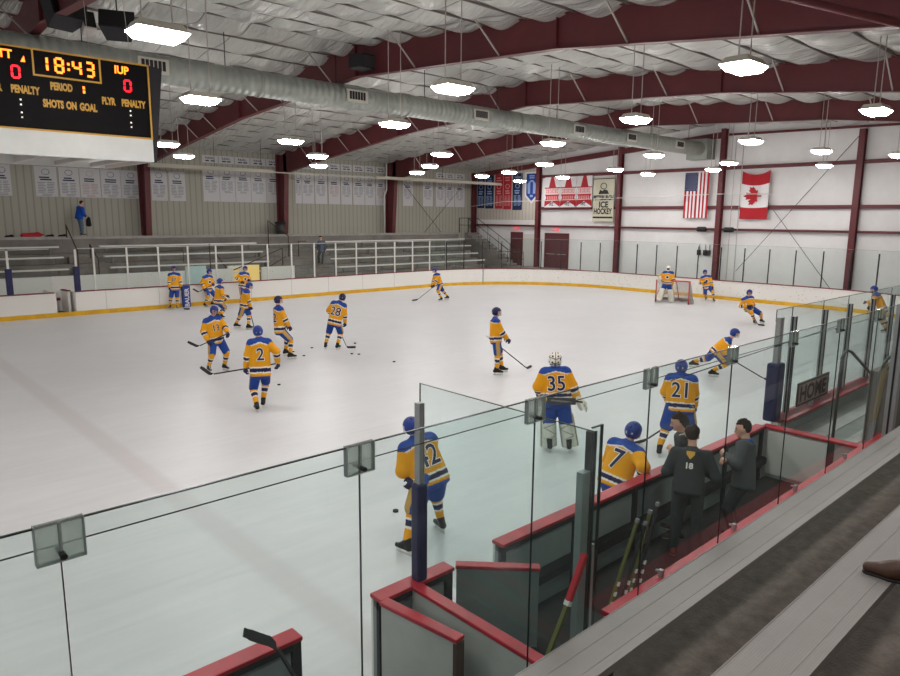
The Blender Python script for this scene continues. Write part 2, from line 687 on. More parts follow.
def put_text(mb, s, origin, right, up, size, m=0, fat=0.0, xs=1.0, lift=0.0):
    """adds text to a mesh builder on the plane (right, up) at origin, raised by lift along right x up"""
    v, f = text_polys(s, size, fat, xs)
    O, R, U = Vector(origin), Vector(right), Vector(up)
    N = R.cross(U).normalized() * lift
    i = len(mb.v)
    mb.v += [tuple(O + R * p[0] + U * p[1] + N) for p in v]
    for q in f:
        mb.f.append(tuple(i + k for k in q))
        mb.m.append(m)
        mb.s.append(False)


def text_obj(name, s, origin, right, up, size, material, parent=None, fat=0.0, xs=1.0):
    mb = MB()
    put_text(mb, s, origin, right, up, size, 0, fat, xs)
    return mb.build(name, material, parent, recalc=False)


# ---------------------------------------------------------------- implicit surfaces for people
def smin(a, b, k):
    h = np.clip(0.5 + 0.5 * (b - a) / k, 0, 1)
    return b + (a - b) * h - k * h * (1 - h)


def V3(*a):
    return np.array(a, float)


def nrm(v):
    return v / (np.linalg.norm(v) + 1e-12)


def d_cap(P, pr):
    a, b, ra, rb = pr[1:5]
    ab = b - a
    t = np.clip(((P - a) @ ab) / max(ab @ ab, 1e-9), 0, 1)
    q = P - a - t[..., None] * ab
    return np.sqrt((q * q).sum(-1)) - (ra + (rb - ra) * t)


def d_ell(P, pr):
    c, ax, rad = pr[1:4]          # ax rows: axes
    q = ((P - c) @ ax.T) / rad
    l = np.sqrt((q * q).sum(-1)) + 1e-9
    return (l - 1) * l / (np.sqrt(((q / rad) ** 2).sum(-1)) + 1e-9)


def d_tor(P, pr):
    """tapered elliptical trunk between a and b: half widths along r and f"""
    a, b, r, f, (w0, d0), (w1, d1), rnd = pr[1:8]
    u = b - a
    L = np.linalg.norm(u)
    u = u / L
    q = P - a
    t = q @ u
    tc = np.clip(t, 0, L)
    k = tc / L
    w, d = w0 + (w1 - w0) * k, d0 + (d1 - d0) * k
    x, y, e = (q @ r) / w, (q @ f) / d, (t - tc) / rnd
    return (np.sqrt(x * x + y * y + e * e) - 1) * np.minimum(w, d)


DF = {'cap': d_cap, 'ell': d_ell, 'tor': d_tor}


def bounds(prims):
    lo, hi = np.full(3, 9e9), np.full(3, -9e9)
    for p in prims:
        if p[0] == 'cap':
            r = max(p[3], p[4])
            pts = [p[1] - r, p[2] - r, p[1] + r, p[2] + r]
        elif p[0] == 'ell':
            r = max(p[3])
            pts = [p[1] - r, p[1] + r]
        else:
            r = max(*p[5], *p[6])
            pts = [p[1] - r, p[2] - r, p[1] + r, p[2] + r]
        for q in pts:
            lo, hi = np.minimum(lo, q), np.maximum(hi, q)
    return lo, hi


def field(P, prims, k):
    d = None
    for p in prims:
        e = DF[p[0]](P, p)
        d = e if d is None else smin(d, e, k)
    return d


def surface(prims, h, k=0.03, carve=None):
    lo, hi = bounds(prims)
    lo, hi = lo - 2.5 * h, hi + 2.5 * h
    n = np.ceil((hi - lo) / h).astype(int) + 1
    g = np.stack(np.meshgrid(*[lo[i] + h * np.arange(n[i]) for i in range(3)], indexing='ij'), -1)
    F = field(g, prims, k)
    if carve is not None:
        F = carve(g, F)
    s = F < 0
    nx, ny, nz = F.shape
    offs = [(i, j, l) for i in (0, 1) for j in (0, 1) for l in (0, 1)]
    cnt = np.zeros((nx - 1, ny - 1, nz - 1), int)
    for o in offs:
        cnt += s[o[0]:nx - 1 + o[0], o[1]:ny - 1 + o[1], o[2]:nz - 1 + o[2]]
    act = (cnt > 0) & (cnt < 8)
    cells = np.argwhere(act)
    idx = np.full(act.shape, -1)
    idx[act] = np.arange(len(cells))
    acc = np.zeros((len(cells), 3))
    num = np.zeros(len(cells))
    for a in offs:
        for ax in range(3):
            if a[ax]:
                continue
            b = list(a)
            b[ax] = 1
            f0 = F[cells[:, 0] + a[0], cells[:, 1] + a[1], cells[:, 2] + a[2]]
            f1 = F[cells[:, 0] + b[0], cells[:, 1] + b[1], cells[:, 2] + b[2]]
            mk = (f0 < 0) != (f1 < 0)
            t = f0[mk] / (f0[mk] - f1[mk])
            acc[mk] += np.array(a) + t[:, None] * (np.array(b) - np.array(a))
            num[mk] += 1
    V = lo + (cells + acc / num[:, None]) * h
    faces = []
    for ax in range(3):
        b, c = (ax + 1) % 3, (ax + 2) % 3
        sl0 = [slice(1, -1)] * 3
        sl1 = [slice(1, -1)] * 3
        sl0[ax] = slice(0, F.shape[ax] - 1)
        sl1[ax] = slice(1, F.shape[ax])
        A, B = s[tuple(sl0)], s[tuple(sl1)]
        e = np.argwhere(A != B)
        if not len(e):
            continue
        flip = ~A[e[:, 0], e[:, 1], e[:, 2]]
        g0 = e + 1
        g0[:, ax] -= 1
        eb, ec = np.zeros(3, int), np.zeros(3, int)
        eb[b] = 1
        ec[c] = 1

        def ci(x):
            return idx[x[:, 0], x[:, 1], x[:, 2]]
        q = np.stack([ci(g0 - eb - ec), ci(g0 - ec), ci(g0), ci(g0 - eb)], 1)
        q[flip] = q[flip][:, ::-1]
        faces.append(q)
    Q = np.concatenate(faces)
    Q = Q[(Q >= 0).all(1)]
    return V, Q


def mesh_obj(name, V, Q, material, parent, cols=None, smooth=True):
    me = bpy.data.meshes.new(name)
    me.from_pydata(V.tolist(), [], Q.tolist())
    me.materials.append(material)
    if smooth:
        me.polygons.foreach_set('use_smooth', [True] * len(me.polygons))
    if cols is not None:
        ca = me.color_attributes.new('Col', 'FLOAT_COLOR', 'POINT')
        c = np.ones((len(V), 4), np.float32)
        c[:, :3] = cols
        ca.data.foreach_set('color', c.ravel())
    me.update()
    o = bpy.data.objects.new(name, me)
    COL.objects.link(o)
    if parent is not None:
        o.parent = parent
    return o


# ---------------------------------------------------------------- people
C_ = {k: np.array(lin(v)) for k, v in dict(
    gold='#e09a17', royal='#22448f', navy='#24244a', white='#e6e0d4', tan='#b99554', helm='#2a3d86', skin='#d6a48c', black='#1a191c',
    hair='#2e211b', lip='#9a5a50', eye='#2a1d18', pad='#d6d2c6', padtrim='#8f8b80', grey='#4c4f50', dgrey='#37393a', jeans='#5f7187',
    blue='#1f4fae', shoe='#3a2a22', sole='#d8d4cc', lgrey='#b9b7b2', slate='#565e6c', steel='#a6a9ab').items()}


def ik(a, c, l1, l2, pole):
    d = c - a
    L = np.linalg.norm(d)
    m = (l1 + l2) * 0.998
    if L > m:
        c = a + d / L * m
        d = c - a
        L = m
    n = d / L
    x = (l1 * l1 - l2 * l2 + L * L) / (2 * L)
    y = math.sqrt(max(l1 * l1 - x * x, 0))
    p = pole - n * (pole @ n)
    return a + n * x + nrm(p) * y, c


def hand_prims(w, d, pn, side, sc=1.0, curl=0.9):
    """palm, four unequal curled fingers and a thumb; w wrist, d pointing direction, pn palm normal"""
    pn = nrm(pn - d * (pn @ d))
    lat = np.cross(d, pn) * side          # towards the thumb
    pr = [('cap', w + d * 0.02 * sc, w + d * 0.085 * sc, 0.03 * sc, 0.034 * sc),
          ('cap', w + d * 0.05 * sc + lat * 0.018 * sc, w + d * 0.085 * sc - lat * 0.02 * sc, 0.024 * sc, 0.026 * sc)]
    for i, (off, ln) in enumerate(((0.03, 0.072), (0.01, 0.08), (-0.011, 0.074), (-0.031, 0.058))):
        k = w + d * 0.095 * sc + lat * off * sc
        d1 = nrm(d * math.cos(curl * 0.6) + pn * math.sin(curl * 0.6))
        m1 = k + d1 * ln * 0.5 * sc
        d2 = nrm(d * math.cos(curl * 1.7) + pn * math.sin(curl * 1.7))
        m2 = m1 + d2 * ln * 0.5 * sc
        pr += [('cap', k, m1, 0.0115 * sc, 0.0105 * sc), ('cap', m1, m2, 0.0105 * sc, 0.009 * sc)]
    t0 = w + d * 0.03 * sc + lat * 0.026 * sc
    t1 = t0 + nrm(d * 0.7 + lat * 0.8 + pn * 0.3) * 0.042 * sc
    t2 = t1 + nrm(d * 0.9 + lat * 0.1 + pn * 0.6) * 0.034 * sc
    pr += [('cap', t0, t1, 0.014 * sc, 0.012 * sc), ('cap', t1, t2, 0.012 * sc, 0.0095 * sc)]
    return pr


class Fig:
    """joint positions of one figure, in its own frame: x right, y forward, z up"""

    def __init__(self, o, lift, knee_out=0.25, toe=(0.18, 0.18), look=0.0, nod=0.0, twist=0.0, heel=0.17):
        s = self.s = o['s']
        self.pel = V3(*o['pel'])
        self.neck = V3(*o['neck'])
        self.T = np.linalg.norm(self.neck - self.pel)
        u = self.u = (self.neck - self.pel) / self.T
        r = nrm(V3(1, 0, 0) - u * u[0])
        f = np.cross(u, r)
        c, sn = math.cos(twist), math.sin(twist)
        self.r, self.f = r * c + f * sn, f * c - r * sn
        hz = V3(1, 0, 0)
        hipc = self.pel + u * 0.10 * s
        self.hip = [hipc - hz * 0.105 * s, hipc + hz * 0.105 * s]
        shc = self.pel + u * (self.T - 0.075 * s)
        self.sh = [shc - self.r * 0.19 * s, shc + self.r * 0.19 * s]
        ft = o.get('feet', [(-0.13, 0.0, 0.0), (0.13, 0.0, 0.0)])
        self.foot = [V3(*q) for q in ft]
        for q in self.foot:
            q[2] = max(q[2], 0.0)
        if o.get('lift_foot'):
            self.foot[0][2] += o['lift_foot'][0]
            self.foot[1][2] += o['lift_foot'][1]
        self.toe = [nrm(V3(-toe[0], 1, 0)), nrm(V3(toe[1], 1, 0))]
        self.knee, self.ank = [], []
        for i, sg in ((0, -1), (1, 1)):
            a = self.foot[i] + V3(0, 0, heel * s)
            k, a = ik(self.hip[i], a, 0.44 * s, 0.43 * s, V3(sg * knee_out, 1, 0.1))
            self.knee.append(k)
            self.ank.append(a)
        self.elb, self.wri = [], []
        for i, sg in ((0, -1), (1, 1)):
            h = V3(*o['hands'][i])
            # the wrist stops short of the hand's centre
            w = h - nrm(h - self.sh[i]) * 0.06
            e, w = ik(self.sh[i], w, 0.30 * s, 0.26 * s, self.r * sg * 0.7 - self.f * 0.55 - self.u * 0.5)
            self.elb.append(e)
            self.wri.append(w)
        self.head = V3(*o['head'])
        hu = nrm(nrm(self.head - self.neck) * 0.5 + V3(0, 0, 0.5))
        fw = V3(math.sin(look), math.cos(look), -nod)
        hf = nrm(fw - hu * (fw @ hu))
        self.hu, self.hf = hu, hf
        self.hr = np.cross(hf, hu)

    def head_prims(self):
        s, h, u, f, r = self.s, self.head, self.hu, self.hf, self.hr
        ax = np.stack([r, f, u])
        return [('ell', h + u * 0.02 * s, ax, np.array([0.077, 0.098, 0.105]) * s),
                ('cap', h + f * 0.035 * s - u * 0.05 * s, h + f * 0.06 * s - u * 0.085 * s, 0.052 * s, 0.03 * s),
                ('cap', h + f * 0.088 * s + u * 0.005 * s, h + f * 0.108 * s - u * 0.03 * s, 0.011 * s, 0.016 * s),
                ('cap', h + r * 0.074 * s + u * 0.01 * s, h + r * 0.078 * s - u * 0.03 * s - f * 0.006, 0.016 * s, 0.011 * s),
                ('cap', h - r * 0.074 * s + u * 0.01 * s, h - r * 0.078 * s - u * 0.03 * s - f * 0.006, 0.016 * s, 0.011 * s),
                ('cap', h - f * 0.02 * s - u * 0.06 * s, self.neck - u * 0.02, 0.055 * s, 0.062 * s)]

    def head_cols(self, V):
        s, q = self.s, V - self.head
        x, y, z = q @ self.hr, q @ self.hf, q @ self.hu
        c = np.tile(C_['skin'], (len(V), 1))
        eye = ((np.abs(np.abs(x) - 0.032 * s) < 0.014 * s) & (np.abs(z - 0.004 * s) < 0.008 * s) & (y > 0.06 * s))
        brow = ((np.abs(np.abs(x) - 0.032 * s) < 0.022 * s) & (np.abs(z - 0.028 * s) < 0.005 * s) & (y > 0.06 * s))
        lip = ((np.abs(x) < 0.024 * s) & (np.abs(z + 0.062 * s) < 0.008 * s) & (y > 0.06 * s))
        c[lip] = C_['lip']
        c[eye] = C_['eye']
        c[brow] = C_['hair']
        return c

    def core_prims(self, arm=0.045, hands=None):
        s = self.s
        pr = self.head_prims()
        pr.append(('tor', self.pel + self.u * 0.02, self.neck - self.u * 0.08, self.r, self.f, (0.15 * s, 0.1 * s), (0.16 * s, 0.095 * s), 0.07))
        for i in (0, 1):
            pr += [('cap', self.sh[i], self.elb[i], arm * s, arm * 0.9 * s), ('cap', self.elb[i], self.wri[i], arm * 0.85 * s, 0.03 * s),
                   ('cap', self.hip[i], self.knee[i], 0.08 * s, 0.055 * s), ('cap', self.knee[i], self.ank[i], 0.055 * s, 0.038 * s)]
        if hands is not None:
            for i, sg in ((0, -1), (1, 1)):
                d = nrm(self.wri[i] - self.elb[i])
                pr += hand_prims(self.wri[i], d, hands[i], -sg, self.s)
        return pr


def jersey(F, root, h, goalie=False, bulk=1.0):
    s, u = F.s, F.u
    g = 1.2 if goalie else bulk
    a, b = F.pel + u * (0.11 if goalie else 0.02) * s, F.pel + u * (F.T - 0.055 * s)
    pr = [('tor', a, b, F.r, F.f, (0.245 * s * g, 0.18 * s * g), (0.225 * s * g, 0.15 * s * g), 0.055)]
    for i in (0, 1):
        pr += [('cap', F.sh[i] - u * 0.015, F.elb[i], 0.108 * s * g, 0.088 * s * g), ('cap', F.elb[i], F.wri[i], 0.09 * s * g, 0.068 * s * g)]
    nk = F.neck + u * 0.01
    pr.append(('cap', nk - u * 0.09, nk, 0.12 * s, 0.08 * s))
    for i in (0, 1):
        pr.append(('cap', nk - u * 0.035, F.sh[i] + u * 0.02, 0.085 * s, 0.08 * s))
    V, Q = surface(pr, h, 0.035)
    L = np.linalg.norm(b - a) + 0.06
    hgt = ((V - a) @ u + 0.03) / L
    dt = d_tor(V, pr[0])
    cols = np.tile(C_['gold'], (len(V), 1))

    def band(mask, t, lo, hi, edge):
        cols[mask & (t > lo - edge) & (t < hi + edge)] = C_['white']
        cols[mask & (t > lo) & (t < hi)] = C_['navy']
    arm_d = np.full(len(V), 9.0)
    arm_t = np.zeros(len(V))
    for i in (0, 1):
        up, lo_ = d_cap(V, pr[1 + 2 * i]), d_cap(V, pr[2 + 2 * i])
        la, lb = np.linalg.norm(F.elb[i] - F.sh[i]), np.linalg.norm(F.wri[i] - F.elb[i])
        tu = np.clip((V - F.sh[i]) @ nrm(F.elb[i] - F.sh[i]) / la, 0, 1)
        tl = np.clip((V - F.elb[i]) @ nrm(F.wri[i] - F.elb[i]) / lb, 0, 1)
        t = np.where(up < lo_, tu, 1 + tl)
        d = np.minimum(up, lo_)
        m = d < arm_d
        arm_d[m], arm_t[m] = d[m], t[m]
    isarm = arm_d < dt - 0.004
    band(~isarm, hgt, 0.13, 0.235, 0.04)
    band(isarm, arm_t, 1.16, 1.42, 0.10)
    lat = np.clip(np.abs((V - a) @ F.r) / (0.2 * s), 0, 1.1)
    edge = 0.965 - 0.085 * lat
    yoke = hgt > edge
    pipe = (hgt > edge - 0.035) & ~yoke
    ok = ~isarm | (arm_t < 0.2)
    cols[ok & pipe] = C_['white']
    cols[ok & yoke] = C_['royal']
    o = mesh_obj('jersey', V, Q, M['cloth'], root, cols)
    return o, V, Q


def number(F, o, V, Q, txt, near, front=0):
    bvh = BVHTree.FromPolygons([Vector(v) for v in V], [tuple(q) for q in Q])
    s = F.s
    c = F.pel + F.u * F.T * (0.62 if front else 0.60)
    fr, rt = (-F.f, -F.r) if front else (F.f, F.r)
    sz = 0.25 if front else 0.40
    step = 0.035
    for nm, fat, mt, off in (('number_outline', 0.045, 'num_white', 0.006), ('number', 0.012, 'num_dark', 0.011)):
        if txt == 'crest':
            k_ = 0.085 if nm == 'number_outline' else 0.062
            vs = [(0, 0, 0)] + [(1.15 * k_ * math.cos(q_ * PI / 8), k_ * math.sin(q_ * PI / 8), 0) for q_ in range(16)]
            fs = [(0, 1 + q_, 1 + (q_ + 1) % 16) for q_ in range(16)]
            nm = 'crest_outline' if nm == 'number_outline' else 'crest'
        else:
            vs, fs = text_polys(txt, sz * s, fat * sz, 0.92, step if near else 0.09)
        out = []
        for p in vs:
            q = c + rt * p[0] + F.u * p[1]
            st = q - fr * 0.7
            hit = bvh.ray_cast(Vector(st), Vector(fr))
            q = np.array(hit[0]) - fr * off if hit[0] is not None and (np.array(hit[0]) - st) @ fr < 0.72 else q - fr * (0.17 + off)
            out.append(q)
        me = bpy.data.meshes.new(nm)
        me.from_pydata([tuple(q) for q in out], [], fs)
        me.materials.append(M[mt])
        me.update()
        ob = bpy.data.objects.new(nm, me)
        COL.objects.link(ob)
        ob.parent = o


def trousers(F, root, h, goalie=False, bulk=1.0):
    s = F.s
    g = 1.2 if goalie else bulk
    w = F.pel + F.u * 0.10 * s
    pr = [('tor', F.pel - F.u * 0.02, w, F.r, F.f, (0.205 * s * g, 0.16 * s * g), (0.19 * s, 0.14 * s), 0.06)]
    for i in (0, 1):
        e = F.hip[i] + (F.knee[i] - F.hip[i]) * (1.0 if goalie else 0.9)
        pr.append(('cap', F.hip[i], e, 0.132 * s * g, 0.112 * s * g))
    V, Q = surface(pr, h, 0.03)
    cols = np.tile(C_['royal'], (len(V), 1))
    for i, sg in ((0, -1), (1, 1)):
        ax = nrm(F.knee[i] - F.hip[i])
        q = V - F.hip[i]
        q = q - np.outer(q @ ax, ax)
        rad = np.linalg.norm(q, axis=1) + 1e-6
        side = nrm(V3(sg, 0.1, 0) - ax * ax[0] * sg)
        dt = (q @ side) / rad
        d = d_cap(V, pr[1 + i])
        d2 = d_cap(V, pr[2 - i])
        m = (d < d2 + 0.03) & ((V[:, 0] - F.pel[0]) * sg > -0.02)
        cols[m & (dt > 0.86)] = C_['tan']
    return mesh_obj('hockey_pants', V, Q, M['cloth'], root, cols)


def sock(F, root, h, i):
    s = F.s
    k, a = F.knee[i], F.ank[i]
    d = nrm(a - k)
    e = a - d * 0.05 * s
    pr = [('cap', k - d * 0.02, k + d * 0.1, 0.088 * s, 0.08 * s), ('cap', k + d * 0.08, e, 0.08 * s, 0.058 * s)]
    V, Q = surface(pr, h, 0.03)
    t = (V - k) @ d / np.linalg.norm(e - k)
    cols = np.tile(C_['gold'], (len(V), 1))
    cols[(t > 0.28) & (t < 0.66)] = C_['white']
    cols[(t > 0.36) & (t < 0.58)] = C_['navy']
    return mesh_obj('sock', V, Q, M['cloth'], root, cols)


def skate(F, root, h, i):
    s = F.s
    a, t = F.ank[i], F.toe[i]
    sh = nrm(F.knee[i] - a)
    base = a - V3(0, 0, 0.17 * s)
    up = V3(0, 0, 1)
    heel = base - t * 0.055 * s + up * 0.105
    toe = base + t * 0.165 * s + up * 0.092
    pr = [('cap', heel + up * 0.01, a + sh * 0.075 * s, 0.046 * s, 0.056 * s), ('cap', heel, toe, 0.044 * s, 0.04 * s),
          ('cap', a + sh * 0.02, base + t * 0.09 * s + up * 0.115, 0.045 * s, 0.04 * s)]
    V, Q = surface(pr, max(h * 0.8, 0.012), 0.03)
    cols = np.tile(C_['black'], (len(V), 1))
    q = V - base
    cols[q[:, 2] < 0.072] = C_['white']
    lace = (np.abs(q @ np.cross(t, up)) < 0.014) & (q @ t > 0.03) & (q[:, 2] > 0.11)
    cols[lace] = C_['lgrey']
    o = mesh_obj('skate', V, Q, M['hard'], root, cols)
    mb = MB()
    b0, b1 = base - t * 0.10 * s, base + t * 0.19 * s
    for p in (base - t * 0.05 * s, base + t * 0.13 * s):
        mb.bar(p + up * 0.022, p + up * 0.07, 0.02, 0.06, up=tuple(t), m=1)
    mb.bar(b0 + up * 0.022, b1 + up * 0.022, 0.014, 0.02, m=1)
    mb.bar(b0 + up * 0.007, b1 + up * 0.007, 0.005, 0.014, m=0)
    mb.build('skate_runner', [M['blade'], M['white_metal']], o)
    return o


def glove(F, root, h, i, col='navy'):
    sg = (-1, 1)[i]
    d = nrm(F.wri[i] - F.elb[i])
    w = F.wri[i]
    pn = nrm(-F.r * sg * 0.5 - V3(0, 0, 1) * 0.5 + F.f * 0.2)
    pr = [('cap', w - d * 0.085, w - d * 0.005, 0.07 * F.s, 0.056 * F.s)] + hand_prims(w, d, pn, -sg, 1.45 * F.s, 1.0)
    V, Q = surface(pr, min(h, 0.018), 0.012)
    cols = np.tile(C_[col], (len(V), 1))
    t = (V - w) @ d
    cols[(t < -0.02) & (t > -0.045)] = C_['white']
    return mesh_obj('glove', V, Q, M['hard'], root, cols)


def helmet(F, root, h, col='royal', near=False):
    s, u, f, r = F.s, F.hu, F.hf, F.hr
    c = F.head + u * 0.022 * s
    ax = np.stack([r, f, u])
    pr = [('ell', c, ax, np.array([0.119, 0.143, 0.138]) * s)]

    def carve(g, Fd):
        q = g - F.head
        y, z = q @ f, q @ u
        face = np.maximum(0.028 * s - y, z - 0.045 * s)
        Fd = np.maximum(Fd, -face)
        return np.maximum(Fd, -0.085 * s - z)
    V, Q = surface(pr, min(h, 0.016), 0.02, carve)
    q = V - F.head
    x, y, z = q @ r, q @ f, q @ u
    cols = np.tile(C_[col], (len(V), 1))
    vent = (np.abs(np.abs(x) - 0.04 * s) < 0.011 * s) & (z > 0.05 * s) & (np.sin(y * 70) > 0.0)
    vent |= (np.abs(x) < 0.008 * s) & (y < -0.06 * s) & (np.sin(z * 90) > -0.3)
    cols[vent] = C_['black']
    spot = (y < -0.07 * s) & (np.abs(np.abs(x) - 0.045 * s) < 0.012 * s) & (np.abs(z + 0.005) < 0.014)
    cols[spot] = C_['lgrey']
    o = mesh_obj('helmet', V, Q, M['hard'], root, cols)
    mb = MB()
    for k in range(4):
        zz = (0.03 - k * 0.036) * s
        pts = []
        for a in np.linspace(-1.25, 1.25, 9):
            pts.append(F.head + u * zz + r * math.sin(a) * 0.1 * s + f * (0.02 + 0.125 * math.cos(a)) * s)
        mb.tube(pts, 0.0032, 5)
    for a in (-0.9, -0.45, 0, 0.45, 0.9):
        p = F.head + r * math.sin(a) * 0.1 * s + f * (0.02 + 0.125 * math.cos(a)) * s
        mb.tube([p + u * 0.035 * s, p - u * 0.08 * s], 0.0032, 5)
    mb.build('face_cage', M['shaft_grey'], o)
    return o


def hockey_player(key, o, label, group, helm='helm', gloves='navy', bulk=1.0, front=None, **kw):
    root = empty('person', o['loc'], math.radians(o['az'] - 90), label, 'hockey player', group)
    D = math.hypot(o['loc'][0], o['loc'][1])
    near = D < 17
    h = 0.013 if D < 12 else (0.016 if D < 18 else (0.022 if D < 27 else 0.028))
    F = Fig(o, 0.07, **kw)
    goalie = o.get('goalie')
    V, Q = surface(F.core_prims(), 0.014 if near else 0.02, 0.022)
    mesh_obj('body', V, Q, M['skin'], root, F.head_cols(V))
    j, JV, JQ = jersey(F, root, h, goalie, bulk)
    if o.get('num'):
        number(F, j, JV, JQ, o['num'], near)
    trousers(F, root, h, goalie, bulk * bulk)
    if front:
        number(F, j, JV, JQ, front, near, 1)
    for i in (0, 1):
        if not goalie:
            sock(F, root, h, i)
            glove(F, root, h, i, gloves)
        skate(F, root, h, i)
    if goalie:
        goalie_gear(F, root, h)
    else:
        helmet(F, root, h, helm, near)
    return root, F


def goalie_gear(F, root, h):
    s = F.s
    up = V3(0, 0, 1)
    for i, sg in ((0, -1), (1, 1)):
        k, a = F.knee[i], F.ank[i]
        d = nrm(a - k)
        fw = nrm(F.toe[i] * 0.9 - d * (F.toe[i] @ d) * 0.9)
        rr = np.cross(fw, -d)
        c0 = k - d * 0.12 * s + fw * 0.08
        c1 = a + d * 0.06 * s + fw * 0.07
        pr = [('tor', c0, c1, rr, fw, (0.15 * s, 0.09 * s), (0.172 * s, 0.095 * s), 0.05),
              ('cap', c1 - d * 0.05, c1 + fw * 0.10 * s + d * 0.0, 0.09 * s, 0.07 * s),
              ('tor', k + d * 0.04 * s - fw * 0.04, k + d * 0.30 * s - fw * 0.03, rr, fw, (0.12 * s, 0.1 * s), (0.11 * s, 0.085 * s), 0.04)]
        V, Q = surface(pr, max(h, 0.016), 0.03)
        cols = np.tile(C_['pad'], (len(V), 1))
        q = V - k
        t, y, x = q @ d, q @ fw, q @ rr
        back = y < -0.02
        for tt, sl in ((0.07, -0.4), (0.19, 0.6), (0.31, -0.3)):
            cols[back & (np.abs(t - tt - sl * x) < 0.010)] = C_['padtrim']  # grey straps across the back of the pad
        cols[(np.abs(np.abs(x) - 0.15 * s) < 0.012) & (y > 0.0)] = C_['padtrim']  # grey trim line along each side edge
        mesh_obj('leg_pad', V, Q, M['hard'], root, cols)
    # blocker on one hand, catching glove on the other
    for i, nm in ((0, 'blocker'), (1, 'catching_glove')):
        d = nrm(F.wri[i] - F.elb[i])
        w = F.wri[i]
        sg = (-1, 1)[i]
        side = nrm(F.r * sg - d * (F.r @ d) * sg)
        n2 = np.cross(d, side)
        if i == 0:
            pr = [('tor', w - d * 0.12 + side * 0.05, w + d * 0.2 + side * 0.05, n2, side, (0.1, 0.035), (0.11, 0.035), 0.03)] + hand_prims(w, d, -side, -sg, 1.3, 1.1)
        else:
            pr = [('cap', w - d * 0.1, w, 0.075, 0.08), ('tor', w + d * 0.0, w + d * 0.16 + side * 0.06, n2, side, (0.12, 0.06), (0.16, 0.045), 0.06)] \
                + hand_prims(w + side * 0.03, nrm(d + side * 0.4), -side, -sg, 1.8, 0.5)
        V, Q = surface(pr, max(h * 0.8, 0.014), 0.02)
        cols = np.tile(C_['pad'], (len(V), 1))
        t = (V - w) @ d
        cols[t < -0.05] = C_['navy']
        mesh_obj(nm, V, Q, M['hard'], root, cols)
    # full mask
    u, f, r = F.hu, F.hf, F.hr
    ax = np.stack([r, f, u])
    c = F.head + u * 0.01
    pr = [('ell', c, ax, np.array([0.13, 0.155, 0.158]) * s), ('cap', c + f * 0.06 - u * 0.1, c + f * 0.1 - u * 0.11, 0.06, 0.05)]

    def carve(g, Fd):
        return np.maximum(Fd, -0.14 * s - (g - F.head) @ u)
    V, Q = surface(pr, 0.014, 0.04, carve)
    q = V - F.head
    x, y, z = q @ r, q @ f, q @ u
    cols = np.tile(C_['white'], (len(V), 1))
    cage = (y > 0.07 * s) & (np.abs(x) < 0.07 * s) & (np.abs(z + 0.005) < 0.055 * s)
    cols[cage] = C_['grey'] * 0.6
    st = (y < 0.02) & ((np.abs(z - 0.03 - 0.3 * np.abs(x)) < 0.008) | (np.abs(z + 0.05 + 0.3 * np.abs(x)) < 0.010) | (np.abs(x) < 0.007))
    st |= (np.sin(x * 60 + 2) * np.sin(z * 55) * np.sin(y * 40) > 0.42) & (y < 0.06)
    cols[st] = C_['black']
    mesh_obj('goalie_mask', V, Q, M['hard'], root, cols)


def stick_at(name, pts, label, shaft='shaft', mtx=None, tape='tape', floor=True):
    """hockey stick: butt end, heel and toe of the blade, world or local points"""
    P = [Vector(p) for p in pts]
    if mtx is not None:
        P = [mtx @ p for p in P]
    b, hl, te = P
    if floor:
        hl.z = max(hl.z, 0.035)
        te.z = max(te.z, 0.035)
    tv = (te - hl)
    tv = tv.normalized() * 0.30 if tv.length > 1e-3 else Vector((0.3, 0, 0))
    root = empty(name, hl, 0, label, 'hockey stick')
    d = (hl - b)
    L = d.length
    d.normalize()
    if L < 1.0:
        b = hl - d * 1.0
    mb = MB()
    mb.bar(b - hl, -d * 0.06, 0.021, 0.031, up=tuple(tv))
    mb.build('shaft', M[shaft], root, bevel=0.004)
    up = -(d - tv.normalized() * d.dot(tv.normalized())).normalized()
    side = tv.normalized().cross(up)
    mb = MB()
    n = 8
    pts0 = []
    for k in range(n + 1):
        t = k / n
        base = tv * t + side * 0.03 * t * t
        hh = 0.037 if t < 0.85 else 0.03
        lowz = base - up * hh
        top = base + up * hh * (1.0 + 0.2 * t)
        if k == 0:
            lowz, top = base - up * 0.02 - d * 0.02, base + up * 0.02 - d * 0.05
        pts0.append((lowz, top))
    th = side * 0.006
    for k in range(n):
        a0, a1 = pts0[k]
        c0, c1 = pts0[k + 1]
        mb.hexa([a0 - th, c0 - th, c0 + th, a0 + th, a1 - th, c1 - th, c1 + th, a1 + th])
    mb.build('blade', M['shaft'], root)
    if tape:
        mb = MB()
        mb.bar(b - hl - d * 0.003, b - hl + d * 0.10, 0.026, 0.036, up=tuple(tv))
        mb.build('grip_tape', M[tape], root, bevel=0.006)
    return root


